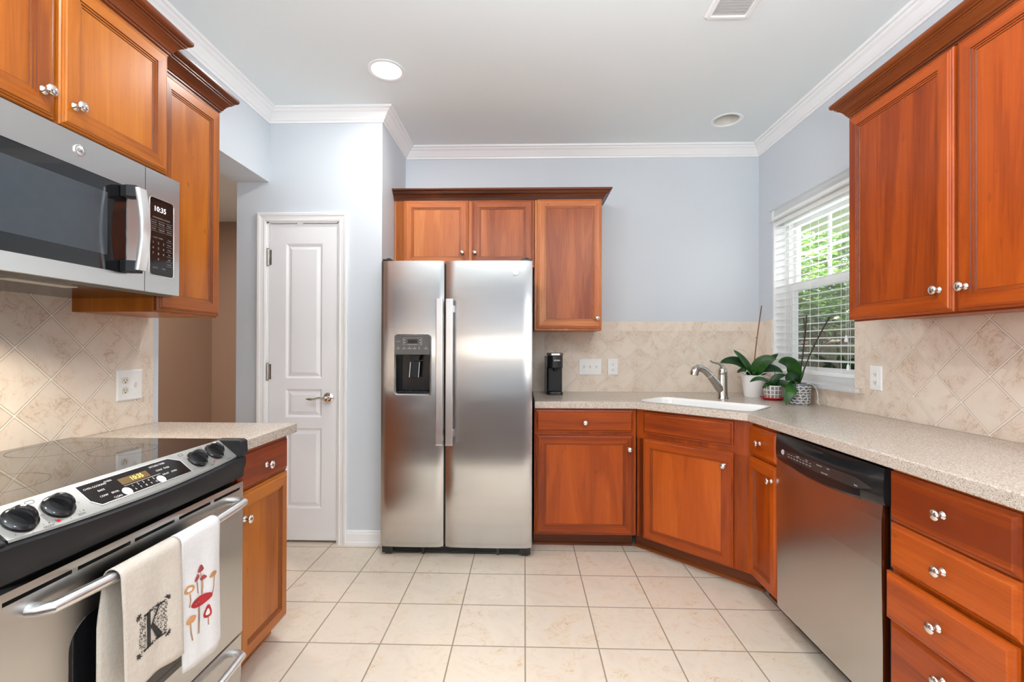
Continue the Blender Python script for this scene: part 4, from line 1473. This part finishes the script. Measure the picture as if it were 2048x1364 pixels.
def towel(name, label, mat, y0, y1, zf, zb, seed, slant=0.0, gather=0.0):
    rnd = random.Random(seed)
    ph = [rnd.uniform(0, 6) for _ in range(4)]

    def surf(u, s_):
        """u 0..1 across, s_ distance along the cloth from the top of the bar, + front, - back"""
        y = y0 + (y1 - y0) * u
        lim = .020
        if s_ > 0:
            L_ = max(0, s_ - lim)
            x = HXX + .0205 + L_ * .012 + (.004 * sin(6 * u + ph[0]) + .0025 * sin(13 * u + ph[1])) * min(1, L_ / .1)
            z = HZZ + .0165 - (s_ if s_ < lim else 0) * .5 - (lim * .5 + L_ if s_ >= lim else 0)
            if s_ < lim:
                a = s_ / lim * PI / 2
                x = HXX + .0205 * sin(a)
                z = HZZ + .0205 * cos(a)
            else:
                z = HZZ - L_
            return Vector((x, y + slant * L_ + gather * L_ * (u - .5), z))
        L_ = max(0, -s_ - lim)
        if -s_ < lim:
            a = -s_ / lim * PI / 2
            return Vector((HXX - .0205 * sin(a), y, HZZ + .0205 * cos(a)))
        return Vector((HXX - .0205 - .004 * sin(5 * u + ph[2]) * min(1, L_ / .1), y - .012 * min(1, L_ / .1), HZZ - L_))
    ss = [-zb + (zb - .02) * k / 14 for k in range(15)] + [-.02 + .04 * k / 8 for k in range(1, 9)] + [.02 + (zf - .02) * k / 22 for k in range(1, 23)]
    nu = 16
    b = MB()
    for s_ in ss:
        for k in range(nu + 1):
            u = k / nu
            b.v.append(tuple(surf(u, s_ + (0.006 * sin(4 * u + ph[3]) if s_ > zf - .01 else 0))))
    for i in range(len(ss) - 1):
        for k in range(nu):
            a = i * (nu + 1) + k
            b.f.append([a, a + 1, a + nu + 2, a + nu + 1])
            b.mi.append(0)
            b.sm.append(True)
    o = b.build(name, mat, solid=.0024)
    tag(o, label, 'towel', 'tea towels over the oven handle')
    fn = lambda y, z, o_=.0016: tuple(surf((y - slant * (HZZ - z) - y0) / (y1 - y0), HZZ - z + .02) + Vector((o_, 0, 0)))
    return o, fn


t1, f1 = towel('tea_towel', 'natural linen tea towel printed with a black letter', M['linen'], 1.016, 1.196, .305, .32, 3, .02)
t2, f2 = towel('tea_towel', 'white cotton tea towel printed with red mushrooms', M['cotton'], 1.199, 1.352, .375, .30, 5, .02)


def flat(b, pts, fn, mi=0):
    b.add([fn(*p) for p in pts], [tuple(range(len(pts)))], mi)


def stroke(b, pts, w, fn, mi=0):
    P = [Vector(p) for p in pts]
    L_, Rr = [], []
    for i, p in enumerate(P):
        d = (P[min(i + 1, len(P) - 1)] - P[max(i - 1, 0)]).normalized()
        ww = w[i] if isinstance(w, list) else w
        n_ = Vector((-d.y, d.x)) * ww
        L_.append(fn(*(p + n_)))
        Rr.append(fn(*(p - n_)))
    k = len(P)
    b.add(L_ + Rr, [(i, i + 1, k + i + 1, k + i) for i in range(k - 1)], mi)


b = MB()
K0, KZ = 1.1015 + .004, .562
kp = lambda y, z: f1(K0 + y * 1.2, KZ + z * 1.2, .0028)
# serif letter
stroke(b, [(-.013, .034), (-.013, 0), (-.013, -.034)], .0055, kp)
for z in (.034, -.034):
    flat(b, [(-.026, z - .0018), (.0, z - .0018), (.0, z + .0018), (-.026, z + .0018)], kp)
stroke(b, [(-.009, -.004), (.006, .014), (.020, .033)], .0018, kp)
flat(b, [(.010, .0322), (.031, .0322), (.031, .0358), (.010, .0358)], kp)
stroke(b, [(-.004, .006), (.008, -.012), (.021, -.033)], [.004, .0055, .006], kp)
flat(b, [(.010, -.0358), (.034, -.0358), (.034, -.0322), (.010, -.0322)], kp)
b.build('letter_print', M['printblack'], t1)
b = MB()
kp2 = lambda y, z: f1(K0 + y, KZ + z, .0022)
rnd = random.Random(11)
for i in range(9):
    for k in range(9):
        y, z = -.040 + i * .010, -.040 + k * .010
        if -.022 < y < .002 and abs(z) < .033:
            continue
        a0, s_ = rnd.uniform(0, 6.28), rnd.choice((-1, 1))
        pts = []
        for q in range(9):
            a = a0 + s_ * q * .65
            r = .0052 * (1 - q / 11)
            pts.append((y + r * cos(a), z + r * sin(a)))
        stroke(b, pts, .00085, kp2)
for sy in (-1, 1):
    for sz in (-1, 1):
        c = (sy * .044, sz * .044)
        for k in range(5):
            a = R(45) * 1 + math.atan2(sz, sy) - R(45) + R(-80 + 40 * k)
            stroke(b, [c, (c[0] + .006 * cos(a), c[1] + .006 * sin(a)), (c[0] + .010 * cos(a + .3), c[1] + .010 * sin(a + .3))], [.0004, .0018, .0003], kp2)
b.build('scroll_print', M['printblack'], t1)

MU = dict(
    cap1=[(1.244, .619), (1.258, .636), (1.269, .617), (1.256, .614)], stem1=[(1.257, .614), (1.262, .582), (1.261, .552)],
    cap2=[(1.232, .599), (1.244, .615), (1.253, .603), (1.24, .596)], stem2=[(1.243, .595), (1.245, .575), (1.247, .559)],
    cap3=[(1.253, .595), (1.267, .602), (1.279, .59), (1.262, .588)], stem3=[(1.264, .589), (1.266, .567), (1.262, .549)],
    cap4=[(1.284, .583), (1.297, .597), (1.316, .589), (1.306, .58)], stem4=[(1.303, .579), (1.3, .549), (1.292, .525)],
    cap5=[(1.2, .586), (1.212, .598), (1.232, .589), (1.228, .577), (1.209, .576)], stem5=[(1.218, .573), (1.22, .552), (1.216, .536)],
    cap6=[(1.223, .536), (1.234, .546), (1.262, .547), (1.29, .538), (1.288, .526), (1.262, .52), (1.234, .527)], stem6=[(1.251, .527), (1.25, .487), (1.248, .447)],
    cap7=[(1.265, .484), (1.283, .513), (1.294, .477), (1.277, .474)], stem7=[(1.282, .474), (1.283, .45)],
    cap8=[(1.206, .499), (1.218, .512), (1.237, .504), (1.231, .492), (1.213, .492)], stem8=[(1.219, .491), (1.221, .464), (1.226, .441)])
CM = {1: 3, 2: 3, 3: 3, 4: 1, 5: 1, 6: 0, 7: 0, 8: 1}
b = MB()
m2 = lambda y, z: f2(y + .012, z, .0024)
m3 = lambda y, z: f2(y + .012, z, .0029)
for k, v in MU.items():
    i = int(k[-1])
    if k.startswith('stem'):
        stroke(b, v, .0020 if i != 6 else .0034, m2, 2)
    else:
        cy, cz = sum(p[0] for p in v) / len(v), sum(p[1] for p in v) / len(v)
        for _ in range(2):
            v = [q for p, r_ in zip(v, v[1:] + v[:1]) for q in ((p[0] * .78 + r_[0] * .22, p[1] * .78 + r_[1] * .22), (p[0] * .22 + r_[0] * .78, p[1] * .22 + r_[1] * .78))]
        v = [(cy + (p[0] - cy) * 1.16, cz + (p[1] - cz) * 1.16) for p in v]
        flat(b, v, m3, CM[i])
        if i in (5, 7):
            flat(b, [(cy + (p[0] - cy) * .5, cz + (p[1] - cz) * .5) for p in v], lambda y, z: f2(y + .012, z, .0033), 4)
        if i == 6:
            for q in range(6):
                flat(b, [(1.238 + .009 * q + .0016 * cos(a), .534 + .0012 * q * (q < 3) + .0012 * sin(a)) for a in (0, 1.57, 3.14, 4.71)], lambda y, z: f2(y + .012, z, .0033), 4)
b.build('mushroom_print', [M['inkred'], M['inktan'], M['inkstem'], M['inkpink'], M['cotton']], t2)

# ------------------------------------------------------------------ switch plates and sockets
def plate(name, label, cat, loc, rz, w, h, kinds):
    """wall plate in the x-z plane facing local -y; kinds is a list of ('duplex'|'toggle'|'decora', x)"""
    t = thing(name, label, cat, loc, rz, 'switch and socket plates on the tiles')
    b = MB().rings(-w / 2, w / 2, -h / 2, h / 2, [(0, 0), (0, -.003), (.004, -.006), (.006, -.0065)])
    b.build('cover_plate', M['white'], t)
    for k, x in kinds:
        if k == 'duplex':
            for z in (-.020, .020):
                r = MB().prism(rrect(x - .0165, x + .0165, z - .014, z + .014, .010, 4), lambda p, a: (p[0], a, p[1]), -.0085, -.004)
                r = r.build('socket', M['ivory'], t)
                MB().box(x - .0075, x - .0055, -.0088, -.008, z - .003, z + .006).box(x + .0055, x + .0075, -.0088, -.008, z - .004, z + .006).lathe([(.0028, 0), (.0028, .0006)], (x, -.0082, z - .008), (0, -1, 0), 10).build('slots', M['slot'], r)
        elif k == 'toggle':
            s_ = MB().box(x - .006, x + .006, -.0075, -.004, -.012, .012).build('switch', M['ivory'], t)
            MB().prism([(-.006, -.002), (-.016, .006), (-.017, .011), (-.006, .006)], lambda p, a: (a, p[0], p[1]), x - .0042, x + .0042).build('toggle', M['white'], s_)
        else:
            r = MB().box(x - .0165, x + .0165, -.008, -.004, -.033, .033).build('socket', M['white'], t, bevel=.001)
            b2 = MB()
            for z in (-.020, .019):
                b2.box(x - .0075, x - .0055, -.0086, -.0078, z - .003, z + .006).box(x + .0055, x + .0075, -.0086, -.0078, z - .004, z + .006)
                b2.lathe([(.0026, 0), (.0026, .0006)], (x, -.0080, z - .008), (0, -1, 0), 10)
            b2.build('slots', M['slot'], r)
        sc_ = MB()
        for z in ((-.041, .041) if k != 'duplex' else (0,)):
            sc_.lathe([(.0028, 0), (.0026, .0009), (0, .0012)], (x, -.0064, z), (0, -1, 0), 10)
        sc_.build('screw', M['white'], t)
    return t


plate('switch_plate', 'white triple switch plate on the tiles near the coffee maker', 'switch', (.491, YB - .009, 1.105), 0, .168, .120, [('toggle', -.046), ('toggle', 0), ('toggle', .046)])
plate('socket_plate', 'white double socket on the tiles nearest the triple switch', 'socket', (.660, YB - .009, 1.107), 0, .078, .122, [('decora', 0)])
plate('socket_plate', 'white single wall plate on the tiles beside the window sill', 'socket', (XR - .009, 2.303, 1.103), -PI / 2, .078, .122, [('decora', 0)])
plate('socket_plate', 'white plate with socket and toggle switch above the range', 'socket', (XL + .009, 1.840, 1.090), PI / 2, .122, .124, [('duplex', -.026), ('toggle', .024)])

# ------------------------------------------------------------------ coffee maker
cm = thing('coffee_maker', 'slim black single-serve coffee maker on the worktop beside the refrigerator', 'coffee maker', (.213, 3.235, CT))
b = MB().prism(rrect(-.056, .056, -.06, .09, .03, 5), lambda p, a: (p[0], p[1], a), 0, .022)
b.build('base', M['black'], cm, bevel=.004)
MB().lathe([(.04, 0), (.042, .004), (.038, .006), (0, .006)], (0, -.02, .022), (0, 0, 1), 24).build('drip_tray', M['satin'], cm)
MB().prism(rrect(-.052, .050, -.035, .09, .012, 4), lambda p, a: (p[0], p[1], a), .022, .20).build('tower', M['satin'], cm, bevel=.002)
b = MB()
b.prism(rrect(-.053, .055, -.066, .092, .045, 8), lambda p, a: (p[0], p[1], a), .186, .272)
hd = b.build('brew_head', M['black'], cm, bevel=.004)
MB().prism(rrect(-.056, .058, -.068, .094, .046, 8), lambda p, a: (p[0], p[1], a), .272, .292).build('lid', M['grey'], cm, bevel=.005)
MB().prism(rrect(-.03, .032, -.071, -.06, .004, 3), lambda p, a: (p[0], p[1], a), .276, .288).build('lid_lever', M['silver'], cm)
MB().text('KEURIG', .0125, lambda u, v: (.012 + u, -.0668, .240 + v), bold=.0004).build('lettering', M['print'], hd)
MB().lathe([(.018, 0), (.014, -.02), (0, -.02)], (0, -.03, .186), (0, 0, 1), 16).build('spout', M['black'], cm)
MB().prism(rrect(-.066, -.057, -.02, .088, .004, 3), lambda p, a: (p[0], p[1], a), .004, .27).build('water_tank', M['grey'], cm)

# ------------------------------------------------------------------ orchids on the worktop
def leaf(parent, I, mat, p0, p1, p2, wid, nrm=(0, 0, 1), name='leaf', fold=.25, n=14):
    P = bez(p0, p1, p2, n)
    b = MB()
    m = 5
    nrm = Vector(nrm).normalized()
    for i, p in enumerate(P):
        t = i / n
        d = (P[min(i + 1, n)] - P[max(i - 1, 0)]).normalized()
        sd_ = d.cross(nrm)
        if sd_.length < .05:
            sd_ = Vector((1, 0, 0))
        sd_.normalize()
        up = sd_.cross(d).normalized()
        w_ = wid * (max(0, sin(PI * min(1, .10 + .90 * t) ** .85)) ** .62) * (1 if t < .97 else .55)
        for k in range(m):
            q = k / (m - 1) * 2 - 1
            b.v.append(tuple(p + sd_ * (w_ * q) + up * (fold * w_ * (abs(q) ** 1.5))))
    for i in range(n):
        for k in range(m - 1):
            a = i * m + k
            b.f.append([a, a + 1, a + m + 1, a + m])
            b.mi.append(0)
            b.sm.append(True)
    return b.build(name, mat, parent, inv=I, solid=.0022, sub=1)


def stick(parent, I, name, mat, pts, r, nodes=()):
    b = MB().tube(pts, r, 8)
    P = [Vector(p) for p in pts]
    for f_ in nodes:
        k = min(int(f_ * (len(P) - 1)), len(P) - 2)
        c = P[k].lerp(P[k + 1], f_ * (len(P) - 1) - k)
        b.lathe([(.0, -.006), (.0035, -.003), (.0045, 0), (.0035, .003), (0, .006)], c, P[k + 1] - P[k], 8)
        b.tube([c, c + Vector((-.008, 0, .002)), c + Vector((-.012, 0, .006))], [.003, .0025, .001], 6)
    return b.build(name, mat, parent, inv=I)


# white pot
ox, oy = 1.549, 3.150
p1_ = thing('potted_orchid', 'orchid with one tall bare stake in a white ceramic pot', 'plant', (ox, oy, CT), 0, 'orchids on the corner worktop')
I = inv_of(p1_)
MB().lathe([(.0, 0), (.052, 0), (.054, .004), (.072, .142), (.0745, .144), (.0745, .148), (.068, .148), (.064, .12), (.0, .118)], (ox, oy, CT), (0, 0, 1), 36).build('pot', M['potwhite'], p1_, inv=I)
MB().lathe([(.064, 0), (.05, .008), (.02, .013), (0, .014)], (ox, oy, CT + .120), (0, 0, 1), 20).build('soil', M['soil'], p1_, inv=I)
z0 = CT + .135
B0 = (ox - .003, oy, z0)
C_ = (-.42, -.85, .30)          # leaves mostly lean towards the room
leaf(p1_, I, M['leafdark'], B0, (1.46, 3.12, 1.20), (1.300, 3.09, 1.150), .046, (-.2, -.75, .62), fold=.15)
leaf(p1_, I, M['leaf'], B0, (1.49, 3.13, 1.16), (1.403, 3.12, 1.236), .033, (.30, -.85, .45))
leaf(p1_, I, M['leafdark'], B0, (1.48, 3.10, 1.13), (1.400, 3.06, 1.085), .024, (-.2, -.7, .7))
leaf(p1_, I, M['leaf'], (ox + .005, oy - .01, z0), (1.560, 3.09, 1.19), (1.652, 3.05, 1.178), .046, (-.62, -.75, .12), fold=.2)
leaf(p1_, I, M['leafdark'], (ox + .005, oy, z0), (1.63, 3.15, 1.15), (1.728, 3.17, 1.212), .030, (-.35, -.8, .5))
leaf(p1_, I, M['leafdark'], (ox + .008, oy, z0), (1.64, 3.12, 1.15), (1.722, 3.10, 1.085), .036, (-.1, -.75, .6))
leaf(p1_, I, M['leaf'], B0, (1.54, 3.10, 1.12), (1.50, 3.05, 1.075), .018, C_)
stick(p1_, I, 'stake', M['stake'], [(ox - .004, oy, z0 - .02), (1.569, 3.155, 1.24), (1.586, 3.16, 1.36), (1.611, 3.16, 1.537)], .0036, (.55,))
stick(p1_, I, 'aerial_root', M['twine'], [(ox - .01, oy - .02, z0), (1.50, 3.10, 1.085), (1.475, 3.08, 1.10), (1.455, 3.075, 1.075)], .003)
stick(p1_, I, 'aerial_root', M['twine'], [(ox + .01, oy - .03, z0), (1.59, 3.09, 1.085), (1.63, 3.08, 1.088), (1.66, 3.08, 1.05)], .003)

# small patterned pot on its red saucer
ox, oy = 1.588, 2.975
sc_ = MB().lathe([(.0, .0), (.052, 0), (.066, .010), (.074, .013), (.0745, .016), (.068, .016), (.052, .007), (0, .006)], (0, 0, 0), (0, 0, 1), 36)
so = sc_.build('saucer', M['red'])
so.location = (ox, oy, CT)
tag(so, 'red glazed saucer under the small patterned pot', 'saucer')
p2_ = thing('potted_orchid', 'little orchid in a white pot with dark square pattern', 'plant', (ox, oy, CT + .0065), 0, 'orchids on the corner worktop')
I = inv_of(p2_)
zb = CT + .0065
MB().lathe([(.0, 0), (.043, 0), (.046, .004), (.053, .082), (.053, .086), (.048, .086), (.045, .07), (.0, .068)], (ox, oy, zb), (0, 0, 1), 36).build('pot', M['potwhite'], p2_, inv=I)
b = MB()
for r_ in range(3):
    for c_ in range(14):
        a0 = 2 * PI * c_ / 14
        horiz = (r_ + c_) % 2
        for k in range(3):
            for e in range(3):
                za = zb + .008 + r_ * .026 + (k * .0068 if horiz else 0)
                zc = za + (.0052 if horiz else .019)
                da = .30
                aa, ab = (a0 + da * e / 3 + .0, a0 + da * (e + 1) / 3) if horiz else (a0 + da * (k * 1.12) / 3.2, a0 + da * (k * 1.12 + .72) / 3.2)
                if not horiz and e:
                    continue
                q = []
                for (a, z) in ((aa, za), (ab, za), (ab, zc), (aa, zc)):
                    rr_ = .0467 + (z - zb - .004) * .0065 / .078 + .0005
                    q.append((ox + rr_ * cos(a), oy + rr_ * sin(a), z))
                b.add(q, [(0, 1, 2, 3)])
b.build('pot_pattern', M['grey'], p2_, inv=I)
MB().lathe([(.045, 0), (.03, .008), (0, .010)], (ox, oy, zb + .069), (0, 0, 1), 18).build('soil', M['soil'], p2_, inv=I)
z0 = zb + .078
leaf(p2_, I, M['leaf'], (ox - .01, oy, z0), (1.50, 2.94, 1.085), (1.415, 2.92, 1.035), .022, (-.15, -.65, .75))
leaf(p2_, I, M['leafdark'], (ox, oy, z0), (1.57, 2.95, 1.075), (1.660, 2.95, 1.080), .024, (-.5, -.75, .4))
leaf(p2_, I, M['leafdark'], (ox + .01, oy, z0), (1.63, 2.93, 1.055), (1.660, 2.91, .985), .026, (-.3, -.85, .4))
leaf(p2_, I, M['leaf'], (ox - .01, oy, z0), (1.53, 2.93, 1.035), (1.492, 2.915, .995), .014, C_)
stick(p2_, I, 'stem', M['stem'], [(ox + .01, oy, z0), (1.60, 2.98, 1.06), (1.603, 2.98, 1.10)], .002)

# grey textured pot by the sill
ox, oy = 1.614, 2.742
p3_ = thing('potted_orchid', 'orchid with bare dark flower stems in a grey ridged pot', 'plant', (ox, oy, CT), 0, 'orchids on the corner worktop')
I = inv_of(p3_)
MB().lathe([(.0, 0), (.050, 0), (.053, .004), (.056, .10), (.060, .118), (.060, .122), (.054, .122), (.05, .10), (.0, .098)], (ox, oy, CT), (0, 0, 1), 36).build('pot', plain('grey_stoneware', srgb(112, 116, 122), .5), p3_, inv=I)
b = MB()
for r_ in range(7):
    z = CT + .012 + r_ * .0155
    pts = []
    for k in range(49):
        a = 2 * PI * k / 48
        rr_ = .0535 + (z - CT) * .05 + .0012
        pts.append((ox + rr_ * cos(a), oy + rr_ * sin(a), z + .0036 * sin(12 * a + r_ * PI)))
    b.tube(pts, .0022, 6)
b.build('pot_ridges', M['white'], p3_, inv=I)
MB().lathe([(.052, 0), (.04, .012), (0, .018)], (ox, oy, CT + .10), (0, 0, 1), 18).build('soil', M['soil'], p3_, inv=I)
z0 = CT + .115
leaf(p3_, I, M['leaf'], (1.588, oy - .02, z0 + .045), (1.545, 2.68, 1.192), (1.455, 2.67, 1.168), .041, (-.45, -.85, .25), fold=.12)
leaf(p3_, I, M['leafdark'], (1.590, oy - .02, z0 + .015), (1.545, 2.68, 1.105), (1.492, 2.66, 1.064), .036, C_, fold=.12)
leaf(p3_, I, M['leaf'], (1.575, oy - .04, z0), (1.505, 2.64, 1.045), (1.487, 2.645, .924), .034, (-.45, -.88, .05), fold=.12)
leaf(p3_, I, M['leaf'], (1.61, oy, z0), (1.615, 2.71, 1.10), (1.612, 2.69, 1.135), .016, (.5, -.8, 0))
leaf(p3_, I, M['leafdark'], (1.605, oy, z0), (1.60, 2.71, 1.09), (1.588, 2.70, 1.10), .012, (.5, -.8, 0))
stick(p3_, I, 'flower_stem', M['stem'], bez((ox, oy, z0), (1.632, 2.73, 1.2), (1.646, 2.72, 1.442), 12), .0036, (.35, .62))
stick(p3_, I, 'flower_stem', M['stem'], bez((ox - .004, oy, z0), (1.625, 2.72, 1.2), (1.640, 2.72, 1.35), 8) + [Vector((1.632, 2.72, 1.39)), Vector((1.628, 2.72, 1.425))], .0032, (.5, .8))
stick(p3_, I, 'flower_stem', M['stem'], bez((ox + .004, oy, z0), (1.66, 2.735, 1.18), (1.762, 2.69, 1.437), 12) if False else bez((ox + .004, oy, z0), (1.645, 2.72, 1.20), (1.700, 2.60, 1.425), 12), .0036, (.3, .5, .62))
stick(p3_, I, 'twine_loop', M['twine'], bez((ox - .03, oy - .05, z0 + .008), (ox - .05, oy - .09, .98), (ox - .02, oy - .075, CT + .004), 10) + bez((ox + .0, oy - .07, CT + .004), (ox + .02, oy - .07, .96), (ox - .01, oy - .064, z0 - .01), 8), .0018)
stick(p3_, I, 'twine_loop', M['twine'], bez((ox + .01, oy - .058, z0 + .010), (ox + .075, oy - .05, z0 + .015), (ox + .078, oy - .05, .97), 8) + bez((ox + .08, oy - .05, .95), (ox + .065, oy - .05, .94), (ox + .088, oy - .055, CT + .003), 8), .0024)

# ------------------------------------------------------------------ ceiling fittings
def can_light(x, y, lit, label):
    t = thing('recessed_light', label, 'ceiling light', (x, y, H))
    MB().lathe([(.078, -.001), (.096, -.002), (.100, -.006), (.097, -.009), (.080, -.008), (.076, -.003)], (0, 0, 0), (0, 0, 1), 40, caps=False).build('trim_ring', M['trim'], t)
    if lit:
        MB().lathe([(.079, -.004), (.05, -.0065), (0, -.0075)], (0, 0, 0), (0, 0, 1), 36).build('lens', M['lamp'], t)
    else:
        MB().lathe([(.0785, -.003), (.072, .03), (.062, .085), (.060, .10), (0, .10)], (0, 0, 0), (0, 0, 1), 36, caps=False).build('reflector', M['unlit'], t)
        MB().lathe([(.052, .098), (.052, .070), (.045, .060), (0, .056)], (0, 0, 0), (0, 0, 1), 28).build('bulb_face', M['potwhite'], t)
    return t


can_light(-.75, 2.453, True, 'lit round recessed ceiling light')
can_light(1.322, 3.041, False, 'unlit round recessed ceiling light over the sink corner')
vt = thing('air_vent', 'white louvred air vent in the ceiling', 'vent', (.912, 1.985, H))
b = MB().sweep(rrect(-.075, .075, -.10, .10, .002, 1), [(0, -.001), (.002, -.009), (.020, -.007), (.028, -.001)][::-1], lambda x, y, h: (x, y, h), closed=True)
b.build('frame', M['trim'], vt)
MB().box(-.076, .076, -.101, .101, -.0015, -.0005).build('backing', plain('vent_duct_grey', srgb(196, 195, 193), .7), vt)
for k in range(11):
    y = -.09 + k * .018
    MB().prism([(y - .0055, -.0085), (y + .0045, -.0035), (y + .0055, -.0028), (y - .0045, -.0078)], lambda p, a: (a, p[0], p[1]), -.072, .072).build('louvre', M['trim'], vt)
